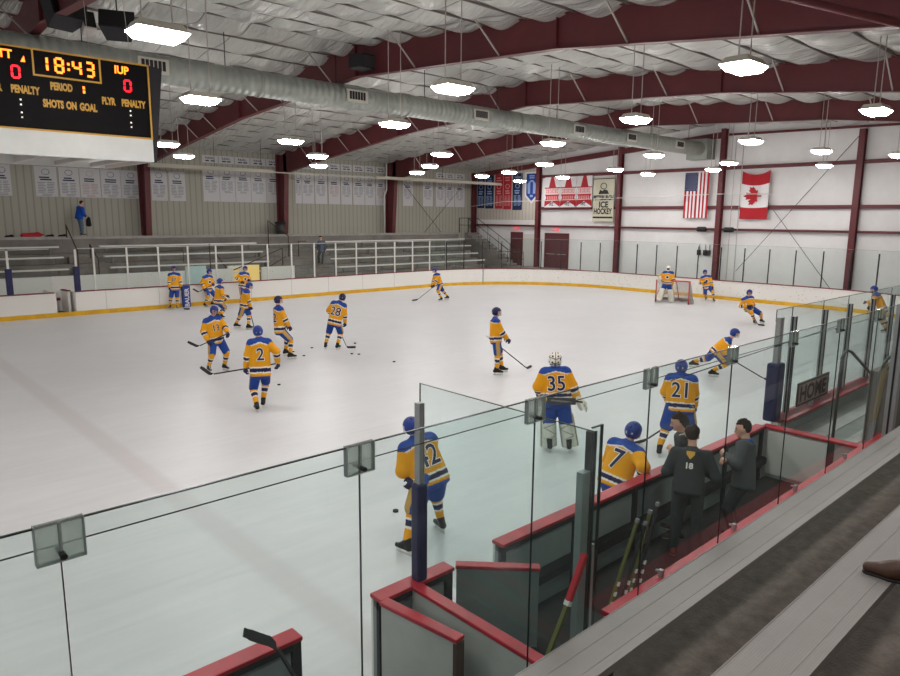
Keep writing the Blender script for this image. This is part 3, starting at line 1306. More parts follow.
def plain_person(key, o, label, cat, top, legs, hair='hair', shoe='shoe', hood=None, group=None, hands=None, hairlen=0.0, bulk=1.0, **kw):
    root = empty('person', o['loc'], math.radians(o['az'] - 90), label, cat, group)
    D = math.hypot(o['loc'][0], o['loc'][1])
    h = 0.013 if D < 14 else 0.024
    F = Fig(o, 0.0, heel=0.10, **kw)
    s = F.s
    hn = hands or (V3(1, 0, -0.2), V3(-1, 0, -0.2))
    V, Q = surface(F.core_prims(0.042, hn), 0.011 if D < 14 else 0.02, 0.016)
    mesh_obj('body', V, Q, M['skin'], root, F.head_cols(V))
    u = F.u
    a, b = F.pel - u * 0.0, F.pel + u * (F.T - 0.07 * s)
    pr = [('tor', a, b, F.r, F.f, (0.19 * s * bulk, 0.14 * s * bulk), (0.185 * s * bulk, 0.115 * s * bulk), 0.06)]
    for i in (0, 1):
        pr += [('cap', F.sh[i] - u * 0.02, F.elb[i], 0.078 * s * bulk, 0.064 * s * bulk), ('cap', F.elb[i], F.wri[i], 0.066 * s * bulk, 0.046 * s)]
    pr.append(('cap', F.neck - u * 0.09, F.neck - u * 0.03, 0.09 * s, 0.07 * s))
    V, Q = surface(pr, h, 0.04)
    j = mesh_obj('jacket', V, Q, M['cloth'], root, np.tile(C_[top], (len(V), 1)))
    if hood:
        hp = F.neck - u * 0.045 - F.f * 0.045
        pr = [('cap', hp - F.r * 0.075, hp + F.r * 0.075, 0.05, 0.05), ('cap', hp - F.r * 0.085 + F.f * 0.08, hp - F.r * 0.08, 0.035, 0.045),
              ('cap', hp + F.r * 0.085 + F.f * 0.08, hp + F.r * 0.08, 0.035, 0.045), ('cap', hp, hp - u * 0.08 - F.f * 0.02, 0.06, 0.04)]
        V, Q = surface(pr, h, 0.03)
        mesh_obj('hood', V, Q, M['cloth'], root, np.tile(C_[hood], (len(V), 1)))
    pr = [('tor', F.pel, F.pel + u * 0.08, F.r, F.f, (0.165 * s, 0.125 * s), (0.16 * s, 0.12 * s), 0.05)]
    for i in (0, 1):
        pr += [('cap', F.hip[i], F.knee[i], 0.098 * s, 0.072 * s), ('cap', F.knee[i], F.ank[i] + V3(0, 0, -0.01), 0.072 * s, 0.056 * s)]
    V, Q = surface(pr, h, 0.03)
    mesh_obj('trousers', V, Q, M['cloth'], root, np.tile(C_[legs], (len(V), 1)))
    for i in (0, 1):
        base = F.ank[i] - V3(0, 0, 0.10 * s)
        t = F.toe[i]
        pr = [('cap', base - t * 0.05 + V3(0, 0, 0.045), base + t * 0.16 + V3(0, 0, 0.036), 0.045, 0.036),
              ('cap', base - t * 0.045 + V3(0, 0, 0.05), base + V3(0, 0, 0.1), 0.042, 0.045)]
        V, Q = surface(pr, min(h, 0.014), 0.025)
        V[:, 2] = np.maximum(V[:, 2], base[2] + 0.001)
        c = np.tile(C_[shoe], (len(V), 1))
        c[V[:, 2] < base[2] + 0.022] = C_['sole']
        mesh_obj('shoe', V, Q, M['cloth'], root, c)
    hu, hf, hr = F.hu, F.hf, F.hr
    ax = np.stack([hr, hf, hu])
    pr = [('ell', F.head + hu * 0.035 * s - hf * 0.012 * s, ax, np.array([0.088, 0.106, 0.106]) * s)]
    for k in range(26):
        a_, z_ = rng.uniform(0, 2 * PI), rng.uniform(0.0, 1.0)
        rr_ = math.sqrt(max(1 - z_ * z_, 0))
        p = F.head + hu * (0.04 + 0.1 * z_) * s + hr * 0.08 * rr_ * math.cos(a_) * s + hf * (0.09 * rr_ * math.sin(a_) - 0.015) * s
        pr.append(('cap', p, p + hu * 0.012 - hf * 0.008, 0.02, 0.012))
    if hairlen:
        pr.append(('cap', F.head - hf * 0.07, F.head - hf * 0.075 - hu * hairlen, 0.06, 0.045))

    def carve(g, Fd):
        q = g - F.head
        x, y, z = q @ hr, q @ hf, q @ hu
        face = np.maximum(np.maximum(-0.01 * s - y, z - 0.075 * s), -1)
        ear = np.maximum(np.maximum(z - 0.02 * s, -0.035 * s - y), -1)
        low = -0.06 * s - hairlen - z
        return np.maximum(np.maximum(np.maximum(Fd, -face), -ear), low)
    V, Q = surface(pr, 0.01 if D < 14 else 0.018, 0.012, carve)
    mesh_obj('hair', V, Q, M['cloth'], root, np.tile(C_[hair], (len(V), 1)))
    return root, F


# ---------------------------------------------------------------- building shell
XL, XE = -9.0, 40.5          # open towards the rest of the hall at XL, end wall at XE
YN, YF = -1.4, 41.0          # near and far side walls
RIDGE_Y, RIDGE_Z, SLOPE = 20.0, 10.15, 0.083


def roof(y):
    return RIDGE_Z - SLOPE * abs(y - RIDGE_Y)


mb = MB()
mb.box(XL, XE, YN, YF, -0.3, -0.03)
struct(mb.build('floor', M['concrete']))
mb = MB()
mb.box(XL, 38.4, 4.6, 34.2, -0.03, 0.0)
struct(mb.build('floor_ice', M['ice']))


def ceiling():
    step = 0.125
    xs = np.arange(XL, XE + 0.01, step)
    ys = np.arange(YN, YF + 0.01, step)
    X, Y = np.meshgrid(xs, ys, indexing='ij')
    z = RIDGE_Z - SLOPE * np.abs(Y - RIDGE_Y)
    py = np.abs(np.sin(PI * (Y - RIDGE_Y) / 1.5))
    px = np.abs(np.sin(PI * X / 1.5))
    sag = 0.03 + 0.20 * py * (0.5 + 0.5 * px ** 0.8)
    sag += 0.035 * np.sin(X * 5.1 + 2.0 * np.sin(Y * 1.7)) * py + 0.03 * np.sin(X * 2.3 + Y * 3.7)
    Z = z + 0.06 - sag
    nx, ny = X.shape
    V = np.stack([X, Y, Z], -1).reshape(-1, 3)
    I = np.arange(nx * ny).reshape(nx, ny)
    Q = np.stack([I[:-1, :-1], I[:-1, 1:], I[1:, 1:], I[1:, :-1]], -1).reshape(-1, 4)
    o = mesh_obj('ceiling', V, Q, M['insul'], None)
    struct(o)
    # outer roof skin so that no light leaks through
    m2 = MB()
    for a, b in ((YN, RIDGE_Y), (RIDGE_Y, YF)):
        m2.hexa([(XL, a, roof(a) + 0.3), (XE + .2, a, roof(a) + 0.3), (XE + .2, b, roof(b) + 0.3), (XL, b, roof(b) + 0.3),
                 (XL, a, roof(a) + 0.4), (XE + .2, a, roof(a) + 0.4), (XE + .2, b, roof(b) + 0.4), (XL, b, roof(b) + 0.4)])
    struct(m2.build('roof', M['galv']))


ceiling()
k = 0
y = RIDGE_Y - 1.5 * 14
while y < YF:
    if y > YN + 0.2:
        mb = MB()
        mb.bar((XL, y, roof(y) - 0.02), (XE, y, roof(y) - 0.02), 0.04, 0.05)
        struct(mb.build('roof_purlin', M['purlin'], at=(XL, y, roof(y))))
    y += 1.5

# walls
mb = MB()
mb.box(XL, XE + 0.2, YF, YF + 0.2, -0.3, 8.75)
struct(mb.build('wall_left', M['siding_side']))
mb = MB()
mb.box(XL, XE + 0.2, YN - 0.2, YN, -0.3, 8.75)
struct(mb.build('wall_right', M['siding_side']))
mb = MB()
mb.extrude([(XE, YN, -0.3), (XE, YF, -0.3), (XE, YF, roof(YF) + .3), (XE, RIDGE_Y, RIDGE_Z + .3), (XE, YN, roof(YN) + .3)], (0.2, 0, 0))
struct(mb.build('wall_back', M['endwall']))
mb = MB()
mb.box(XE - 0.05, XE - 0.002, 34.1, YF, 4.35, 8.6)
struct(mb.build('wall_back_siding', M['siding_end']))
for z, th in ((7.5, 0.2), (5.22, 0.2), (3.93, 0.13)):
    mb = MB()
    mb.box(XE - 0.22, XE - 0.06, YN, 34.0 if z > 4 else YF, z - th / 2, z + th / 2)
    struct(mb.build('wall_girt', M['maroon'], at=(XE, 15, z)))


def frame(X, col=True):
    """tapered rigid frame: web, flanges and sway braces"""
    root = empty('roof_frame', (X, RIDGE_Y, 0))
    struct(root)
    top = lambda y: roof(y) - 0.03
    bot_pts = [(-1.0, 7.0), (4.0, 7.78), (11.5, 8.62), (20.0, 9.1), (28.5, 8.55), (36.0, 7.7), (40.2, 7.1)]
    ys = [p[0] for p in bot_pts]

    def bot(y):
        return float(np.interp(y, ys, [p[1] for p in bot_pts]))
    m = MB()
    for (a, za), (b, zb) in zip(bot_pts[:-1], bot_pts[1:]):
        m.extrude([(-0.012, a - 20, za), (-0.012, b - 20, zb), (-0.012, b - 20, top(b)), (-0.012, a - 20, top(a))], (0.024, 0, 0))
        m.bar((0, a - 20, za), (0, b - 20, zb), 0.24, 0.02)
    for a, b in ((-1.2, 20.0), (20.0, 40.8)):
        m.bar((0, a - 20, top(a)), (0, b - 20, top(b)), 0.24, 0.02)
    for y in (11.5, 20.0, 28.5, 36.0):
        m.box(-0.11, 0.11, y - 20.01, y - 19.99, bot(y), top(y))
    m.build('rafter', M['maroon'], root)
    for sg, y0 in ((1, 41.0), (-1, -1.4)):
        m = MB()
        # tapered column leaning inwards at the top
        bi, ti, zb = y0 - sg * 0.6, y0 - sg * 1.15, 0.0
        m.extrude([(-0.012, y0 - sg * 0.02 - 20, zb), (-0.012, bi - 20, zb), (-0.012, ti - 20, 7.2), (-0.012, ti - 20, 8.3), (-0.012, y0 - sg * 0.02 - 20, 8.4)], (0.024, 0, 0))
        m.bar((0, bi - 20, zb), (0, ti - 20, 7.2), 0.3, 0.024, up=(0, 1, 0))
        m.bar((0, y0 - sg * 0.05 - 20, zb), (0, y0 - sg * 0.05 - 20, 8.35), 0.3, 0.024, up=(0, 1, 0))
        m.build('frame_column', M['maroon'], root)
    for y in (2.5, 6.5, 9.5, 13.5, 17.0, 21.5, 25.0, 27.0, 31.0, 33.0, 36.8):
        m = MB()
        m.bar((0.0, y - 20, bot(y) + 0.04), (-0.95, y - 20, roof(y) - 0.08), 0.035, 0.035)
        m.build('sway_brace', M['rod'], root)
    return root


for X in (-3.6, 4.9, 14.2, 22.75, 31.5):
    frame(X)
# end frame against the back wall
mb = MB()
mb.bar((XE - 0.25, 20.0, roof(20) - 0.75), (XE - 0.25, YF, roof(YF) - 0.6), 0.2, 0.34)
mb.bar((XE - 0.15, YN, 9.0), (XE - 0.15, 20.0, 9.4), 0.12, 0.12)
struct(mb.build('end_rafter', M['maroon']))
for y in (5.2, 12.6, 19.95, 27.0, 34.0, 40.75):
    mb = MB()
    mb.box(XE - 0.4, XE - 0.38, y - 0.15, y + 0.15, 0, roof(y) - 0.4)
    mb.box(XE - 0.1, XE - 0.08, y - 0.15, y + 0.15, 0, roof(y) - 0.4)
    mb.box(XE - 0.38, XE - 0.1, y - 0.012, y + 0.012, 0, roof(y) - 0.4)
    struct(mb.build('end_column', M['maroon'], at=(XE, y, 0)))
for p, q in (((40.38, 18.74, 1.5), (40.38, 12.75, 8.9)), ((40.38, 18.4, 7.0), (40.38, 13.4, 0.8))):
    mb = MB()
    mb.tube([p, q], 0.014, 6)
    struct(mb.build('wall_brace_rod', M['wire'], at=p))
for p, q in (((33.0, 40.8, 6.9), (36.7, 40.8, 3.36)), ((35.0, 40.8, 3.36), (38.8, 40.8, 6.8))):
    mb = MB()
    mb.tube([p, q], 0.014, 6)
    struct(mb.build('wall_brace_rod', M['wire'], at=p))
mb = MB()
mb.tube([(30.95, 40.5, 3.3), (30.95, 40.5, 6.0), (31.1, 40.45, 6.4), (31.1, 40.45, 8.3)], 0.06, 8)
struct(mb.build('wall_downpipe', M['white_metal'], at=(30.95, 40.5, 3.3)))

# doors in the back wall, with lit exit signs
def door(n, y0, y1, leaves, label):
    root = empty('door_%d' % n, (XE, (y0 + y1) / 2, 0.88))
    struct(root)
    yc = (y0 + y1) / 2
    m = MB()
    w = 0.07
    H = 2.55
    m.box(-0.1, -0.002, y0 - yc, y0 - yc + w, 0, H)
    m.box(-0.1, -0.002, y1 - yc - w, y1 - yc, 0, H)
    m.box(-0.1, -0.002, y0 - yc + w, y1 - yc - w, H - w, H)
    m.box(-0.1, -0.002, y0 - yc + w, y1 - yc - w, 2.08, 2.14)
    m.build('door_frame', M['maroon'], root)
    m = MB()
    m.box(-0.06, -0.02, y0 - yc + w, y1 - yc - w, 2.14, H - w)
    m.build('transom_panel', M['door'], root)
    L = (y1 - y0 - 2 * w) / leaves
    for k in range(leaves):
        m = MB()
        m.box(-0.07, -0.02, y0 - yc + w + k * L + 0.006, y0 - yc + w + (k + 1) * L - 0.006, 0.01, 2.07)
        d = m.build('door_leaf', M['door'], root)
        m = MB()
        a = y0 - yc + w + k * L
        m.box(-0.13, -0.09, a + 0.12, a + L - 0.12, 1.0, 1.05)
        m.box(-0.1, -0.07, a + 0.12, a + 0.17, 1.0, 1.05)
        m.box(-0.1, -0.07, a + L - 0.17, a + L - 0.12, 1.0, 1.05)
        m.build('push_bar', M['steel'], d)
    return root


door(1, 35.6, 36.8, 1, '')
door(2, 31.2, 33.4, 2, '')
for y, lab in ((36.3, 'small red exit sign above the narrow single door'), (32.4, 'small red exit sign above the wide double doors')):
    r = empty('exit_sign', (XE - 0.06, y, 3.72), 0, lab, 'exit sign')
    m = MB()
    m.box(-0.04, 0.04, -0.26, 0.26, -0.13, 0.13)
    m.build('sign_box', M['exit'], r)
    text_obj('sign_lettering', 'EXIT', (-0.046, 0, 0), (0, -1, 0), (0, 0, 1), 0.24, M['ban_white'], r, 0.006)

# ---------------------------------------------------------------- rink boards
def arc(cx, cy, r, a0, a1, n):
    return [(cx + r * math.cos(a0 + (a1 - a0) * k / n), cy + r * math.sin(a0 + (a1 - a0) * k / n)) for k in range(n + 1)]


far = [(8.63, 34.0)] + arc(29.7, 25.5, 8.5, PI / 2, 0, 16) + arc(29.7, 13.22, 8.5, 0, -PI / 2, 16) + [(19.0, 4.72), (11.98, 4.72)]
far_left = [(-9.0, 34.0), (7.8, 34.0)]


def wall_path(mb, pts, t, z0, z1, m=0, off=0.0):
    """wall of thickness t on the outer side of a clockwise path"""
    n = len(pts)
    nor = []
    for k in range(n):
        a, b = Vector(pts[max(k - 1, 0)]), Vector(pts[min(k + 1, n - 1)])
        d = (b - a).normalized()
        nor.append(Vector((-d.y, d.x)))
    i = len(mb.v)
    for k in range(n):
        p = Vector(pts[k])
        a, b = p + nor[k] * off, p + nor[k] * (off + t)
        mb.v += [(a.x, a.y, z0), (b.x, b.y, z0), (b.x, b.y, z1), (a.x, a.y, z1)]
    for k in range(n - 1):
        for j in range(4):
            l = (j + 1) % 4
            mb.f.append((i + 4 * k + j, i + 4 * k + 4 + j, i + 4 * k + 4 + l, i + 4 * k + l))
            mb.m.append(m)
            mb.s.append(False)
    for q in ((0, 1, 2, 3), tuple(4 * (n - 1) + j for j in (3, 2, 1, 0))):
        mb.f.append(tuple(i + j for j in q))
        mb.m.append(m)
        mb.s.append(False)


root = struct(empty('rink_boards', (20, 34, 0)))
for nm, mt, t, z0, z1, off in (('board_panels', 'board', 0.12, 0.0, 1.06, 0.0), ('cap_rail', 'farred', 0.17, 1.06, 1.10, -0.02)):
    m = MB()
    for p in (far, far_left):
        wall_path(m, [(a - 20, b - 34) for a, b in p], t, z0, z1, 0, off)
    m.build(nm, M[mt], root)
m = MB()
wall_path(m, [(a - 20, b - 34) for a, b in [(-9.0, 34.0)] + far], 0.012, 0.0, 0.2, 0, -0.012)
m.build('kick_plate', M['yellow'], root)
# vertical joints between board panels
m = MB()
x = 9.9
while x < 29:
    m.box(x - 20 - 0.006, x - 20 + 0.006, -0.004, 0.001, 0.2, 1.06)
    x += 2.4
m.box(33.6 - 20 - 0.03, 33.6 - 20 + 0.03, -0.97, -0.93, 0.02, 1.06)
m.build('panel_joint', M['inner'], root)

# far side glass: panels between white posts
panel_w = 1.44
m = MB()
m.box(-panel_w / 2 + 0.035, panel_w / 2 - 0.035, -0.006, 0.006, 0.0, 1.88)
gp = empty('rink_glass', (0, 0, 0), 0, 'clear glass panel between the white posts above the far side boards', 'glass panel', 'glass panels along the far side')
m.build('pane', M['farglass'], gp)
m = MB()
m.box(-panel_w / 2 + 0.035, panel_w / 2 - 0.035, -0.01, 0.01, 1.88, 1.9)
m.build('top_edge', M['white_metal'], gp)
m = MB()
m.box(-0.035, 0.035, -0.03, 0.03, 0.0, 1.9)
wp = empty('glass_post', (0, 0, 0), 0, 'white metal post holding the glass above the far side boards', 'post', 'white glass posts along the far side')
m.build('post_bar', M['white_metal'], wp)
first = True
xs = [9.51 + panel_w * k for k in range(16)]
for k, x in enumerate(xs):
    o = wp if first else dup(wp, (0, 0, 0))
    o.location = (x, 34.06, 1.10)
    q = gp if first else dup(gp, (0, 0, 0))
    q.location = (x + panel_w / 2, 34.06, 1.10)
    first = False
for x0, x1 in ((2.2, 6.1), (6.2, 7.75), (8.85, 9.47)):
    q = dup(gp, ((x0 + x1) / 2, 34.06, 1.10))
    q.scale = ((x1 - x0) / (panel_w - 0.07), 1, 1)
    q['label'] = {2.2: 'clear glass panel at the far left, before the first blue padded post',
                  6.2: 'clear glass panel between the two blue padded posts over the far boards',
                  8.85: 'narrow glass panel just right of the second blue padded post'}[x0]
    del q['group']
for x, lab in ((6.15, 'blue padded post on the far boards, left of the open gate'), (8.76, 'blue padded post on the far boards, right of the open gate')):
    r = empty('padded_post', (x, 34.06, 1.1), 0, lab, 'post')
    m = MB()
    m.box(-0.04, 0.04, -0.04, 0.04, 0, 1.85)
    m.build('post_bar', M['white_metal'], r)
    m = MB()
    m.box(-0.12, 0.12, -0.09, 0.09, 0.0, 1.1)
    m.build('pad', M['navy'], r, bevel=0.03)
# curved and end glass, seamless with dark joints
cpts = arc(29.7, 25.5, 8.56, PI / 2, 0, 10) + [(38.26, 25.5 - 1.365 * k) for k in range(1, 10)] + arc(29.7, 13.22, 8.56, 0, -PI / 2, 10)[0:]
mid = [(33.0, 34.05)]
first = None
n_end = 0
for a, b in zip(cpts[:-1], cpts[1:]):
    a, b = Vector(a), Vector(b)
    if (b - a).length < 0.3:
        continue
    L = (b - a).length
    ang = math.atan2((b - a).y, (b - a).x)
    if first is None:
        r = empty('rink_glass', (0, 0, 0), 0, 'seamless glass panel with a dark joint above the boards of the goal end', 'glass panel', 'glass panels round the goal end')
        m = MB()
        m.box(0.015, 1.0 - 0.015, -0.006, 0.006, 0, 2.0)
        m.build('pane', M['farglass'], r)
        m = MB()
        m.box(-0.016, 0.016, -0.03, 0.03, 0, 1.85)
        m.build('joint_strip', M['wire'], r)
        m = MB()
        m.box(0.015, 1.0 - 0.015, -0.008, 0.008, 2.0, 2.012)
        m.build('top_edge', M['steel'], r)
        first = r
    else:
        r = dup(first, (0, 0, 0))
    r.location = (a.x, a.y, 1.10)
    r.rotation_euler = (0, 0, ang)
    r.scale = (L, 1, 1)

# ---------------------------------------------------------------- far side: penalty gate, low wall, bleachers
mb = MB()
mb.box(7.8, 7.86, 34.02, 36.0, 0.0, 1.05)
mb.box(8.6, 8.66, 34.12, 36.0, 0.0, 1.05)
struct(mb.build('wall_gate_side', M['board']))
r = empty('gate', (8.45, 34.3, 0.0), math.radians(97), 'open white gate with a red top in the far boards', 'gate')
m = MB()
m.box(0.02, 0.75, -0.05, 0.05, 0.12, 1.08)
m.build('gate_leaf', M['board'], r)
m = MB()
m.box(0.0, 0.77, -0.07, 0.07, 1.08, 1.13)
m.build('cap', M['farred'], r)
mb = MB()
mb.box(6.5, 8.3, 35.2, 35.3, 0.6, 0.72)
tag(mb.build('bench_handrail', M['farred'], at=(7.4, 35.25, 0.6)), 'dark red rail seen through the open far gate', 'rail')
mb = MB()
mb.box(XL, 17.2, 36.2, 36.35, 0.0, 1.62)
mb.box(18.9, 21.0, 36.2, 36.35, 0.0, 1.62)
mb.box(17.2, 18.9, 36.9, 37.0, 0.0, 1.72)
struct(mb.build('wall_bleacher_front', M['board']))
mb = MB()
mb.box(17.28, 17.75, 36.7, 36.82, 0.1, 1.5)
mb.box(17.9, 18.85, 36.4, 36.5, 0.05, 1.75)
tag(mb.build('lit_doorway', M['lit'], at=(18, 36.4, 0)), 'warm yellow lit doorway beneath the far bleachers', 'doorway')
mb = MB()
mb.box(14.5, 15.6, 36.1, 36.18, 0.9, 1.84)
tag(mb.build('teal_board', mat('pale teal panel', '#b9d0cc', 0.5), at=(15, 36.15, 0.9)), 'pale teal panel leaning above the low wall behind the far boards', 'panel')

# stepped concrete and plank seats; aisles at X 9.9-11 and 20-24.5
rows = [(36.75, 1.40), (37.5, 1.88), (38.25, 2.42), (39.0, 2.90)]
mb = MB()
for k, (y, z) in enumerate(rows):
    y1 = rows[k + 1][0] + 0.12 if k < 3 else 39.75
    mb.box(XL, 37.6, y + 0.12, y1, 0.0, z - 0.40)
mb.box(XL, 37.6, 39.75, 41.0, 0.0, 3.30)
for (x0, x1) in ((9.7, 11.3), (20.2, 24.3)):
    for k, (y, z) in enumerate(rows):
        mb.box(x0, x1, y - 0.2, y + 0.14, 0.0, z - 0.55)
struct(mb.build('floor_far_bleachers', M['tier']))
mb = MB()
mb.box(XL, 37.6, 39.70, 39.78, 3.22, 3.36)
struct(mb.build('trim_walkway_edge', M['alu']))
proto = None
names = ['lowest', 'second lowest', 'third lowest', 'top']
for x0, x1, sec in ((-9, 9.6, 'left of the rusty handrail'), (11.2, 20.0, 'between the two aisles'), (24.4, 37.4, 'right of the wide aisle')):
    for k, (y, z) in enumerate(rows):
        b0 = x0 + (0.0 if x0 < 24 and x0 != 11.2 else 0.0)
        b1 = x1 - (0.3 if x1 == 9.6 else 0)
        r = empty('bleacher_plank', ((b0 + b1) / 2, y, z - 0.40), 0, '%s aluminium bleacher plank of the far stand, %s' % (names[k], sec), 'bench', 'far bleacher planks')
        m = MB()
        m.box(-(b1 - b0) / 2, (b1 - b0) / 2, -0.15, 0.13, 0.33, 0.40)
        m.build('seat', M['seat'], r)
        L = b1 - b0
        nleg = max(2, int(L / 2.4))
        for q in range(nleg):
            xx = -L / 2 + 0.4 + q * (L - 0.8) / (nleg - 1)
            m = MB()
            m.box(xx - 0.02, xx + 0.02, -0.05, 0.08, 0.0, 0.33)
            m.build('leg', M['tier'], r)


def rail(name, runs, r, material, label, at):
    m = MB()
    for p in runs:
        m.tube(p, r, 8)
    return tag(m.build(name, M[material], at=at), label, 'handrail')


rail('handrail', [[(9.9, 38.0, 1.6), (9.9, 38.0, 2.7), (9.9, 39.7, 3.95), (9.9, 39.7, 3.3)], [(10.6, 37.2, 1.4), (10.6, 37.2, 2.3), (10.6, 38.4, 3.0), (10.6, 38.4, 2.3)]],
     0.03, 'brown', 'rusty handrail of the left aisle steps beside the man in blue', (9.9, 38, 1.6))
rail('handrail', [[(21.2, 39.6, 2.4), (21.2, 39.6, 4.2), (21.9, 38.4, 3.3), (21.9, 38.4, 2.0)], [(22.6, 38.4, 2.0), (22.6, 38.4, 2.95), (23.1, 38.4, 2.95)],
                  [(17.4, 36.6, 1.5), (20.9, 37.4, 2.6), (20.9, 37.4, 1.6)], [(19.4, 36.6, 1.5), (21.0, 37.2, 2.1)], [(23.1, 37.5, 1.5), (23.1, 37.5, 2.5), (24.1, 37.9, 2.8)]],
     0.03, 'brown', 'rusty handrails of the wide aisle steps left of the walking spectator', (21.2, 38, 1.6))
rail('handrail', [[(13.6, 37.3, 1.5), (13.6, 37.3, 2.6), (14.9, 37.3, 2.6), (14.9, 37.3, 2.0)], [(16.2, 36.9, 1.3), (16.2, 36.9, 2.95)], [(17.2, 38.5, 2.4), (17.2, 37.1, 1.6)]],
     0.028, 'brown', 'thin dark rails standing in the middle block of far bleachers', (13.6, 37.3, 1.5))
# landing stair with rails in the corner by the single door
r = empty('corner_stair', (39.3, 38.5, 0.9), 0, 'dark railed stair running down from the far stand to the single door', 'stair')
m = MB()
for k in range(11):
    m.box(-0.55, 0.55, 1.3 - k * 0.42, 1.72 - k * 0.42, 0.0, 2.4 - k * 0.22)
m.build('steps', M['tier'], r)
for sx in (-0.5, 0.5):
    m = MB()
    m.tube([(sx, 2.4, 2.4), (sx, 2.4, 3.55), (sx, 1.4, 3.55), (sx, -2.9, 1.25), (sx, -2.9, 0.3)], 0.025, 6)
    m.tube([(sx, 2.4, 3.0), (sx, 1.4, 3.0), (sx, -2.9, 0.75)], 0.018, 6)
    for k in range(4):
        yy = 1.4 - k * 1.2
        m.tube([(sx, yy, 2.4 - (1.4 - yy) * 0.535), (sx, yy, 3.55 - (1.4 - yy) * 0.535)], 0.02, 6)
    m.build('rail', M['wire'], r)
mb = MB()
mb.box(38.7, XE, 25.0, YF, 0.0, 0.88)
struct(mb.build('floor_end_landing', M['tier']))
rail('handrail', [[(38.9, 34.1, 0.9), (38.9, 34.1, 2.0), (38.9, 36.6, 2.0), (38.9, 36.6, 0.9)], [(38.9, 34.1, 1.5), (38.9, 36.6, 1.5)], [(38.9, 35.4, 0.9), (38.9, 35.4, 2.0)]], 0.022, 'wire',
     'low dark rail in front of the narrow single door', (38.9, 35, 0.9))
mb = MB()
mb.box(XE - 0.06, XE - 0.005, 34.2, 35.5, 1.0, 3.3)
tag(mb.build('white_shutter', M['white_metal'], at=(XE, 34.7, 1)), 'white ribbed panel door between the two maroon doors', 'panel')

# things on the far walkway
r = empty('trash_can', (22.35, 40.1, 3.3), 0, 'dark grey bin on the far walkway beside the second red column', 'bin')
m = MB()
m.tube([(0, 0, 0), (0, 0, 0.72)], [0.26, 0.32], 16)
m.build('bin_body', M['canlid'], r)
m = MB()
m.tube([(0, 0, 0.72), (0, 0, 0.80), (0, 0, 0.86)], [0.35, 0.34, 0.2], 16)
m.build('lid', M['black'], r)
pr = [('tor', V3(-0.35, 0, 0.12), V3(0.35, 0, 0.15), V3(0, 1, 0), V3(0, 0, 1), (0.16, 0.12), (0.14, 0.16), 0.1), ('cap', V3(0.3, 0, 0.2), V3(0.55, 0, 0.14), 0.09, 0.04)]
V, Q = surface(pr, 0.03, 0.05)
V[:, 2] = np.maximum(V[:, 2], 0)
o = mesh_obj('duffel_bag', V, Q, M['redbag'], None)
o.location = (8.35, 40.0, 3.3)
tag(o, 'red bag lying on the far walkway left of the man in blue', 'bag')
for x, lab in ((7.4, 'small dark bundle on the far walkway left of the red bag'), (9.18, 'small dark bundle on the far walkway just right of the red bag'), (9.75, 'small dark bundle on the far walkway nearest the man in blue')):
    V, Q = surface([('ell', V3(0, 0, 0.06), np.eye(3), np.array([0.2, 0.12, 0.09])), ('ell', V3(0.12, 0, 0.08), np.eye(3), np.array([0.1, 0.1, 0.1]))], 0.025, 0.03)
    V[:, 2] = np.maximum(V[:, 2], 0)
    o = mesh_obj('bundle', V, Q, M['bag'], None)
    o.location = (x, 40.0, 3.3)
    tag(o, lab, 'bag')

# ---------------------------------------------------------------- banners on the left wall
BX = [(7.15, 7.91), (8.97, 9.98), (10.08, 11.03), (11.08, 12.07), (12.12, 13.12), (13.15, 14.22), (14.77, 15.66), (15.78, 16.71), (17.79, 18.79), (18.82, 19.81),
      (19.85, 20.85), (20.88, 21.9), (21.94, 22.93), (24.0, 24.47), (24.51, 25.42), (25.5, 26.44), (26.56, 27.49), (27.57, 28.48), (28.57, 29.55), (29.59, 30.47),
      (30.56, 31.45), (33.04, 34.0), (34.99, 36.0), (36.31, 37.25), (37.33, 38.26), (38.32, 39.4)]
PLAQ = {8, 9, 10, 11, 12, 14, 15, 16, 17, 18, 19, 20, 23, 24, 25}


def print_lines(mb, x0, x1, z, rows, h, y, m, seed, gap=1.9, cols=2):
    rr = random.Random(seed)
    for k in range(rows):
        zz = z - k * h * gap
        w = (x1 - x0) / cols
        for c in range(cols):
            a = x0 + c * w + w * rr.uniform(0.02, 0.12)
            b = x0 + (c + 1) * w - w * rr.uniform(0.05, 0.3)
            mb.box(a, b, y - 0.004, y, zz - h, zz, m)


def bay(x):
    return 'left of the first red column' if x < 14.4 else ('between the first and second red columns' if x < 23.5 else ('between the second and third red columns' if x < 31.9 else 'right of the third red column'))


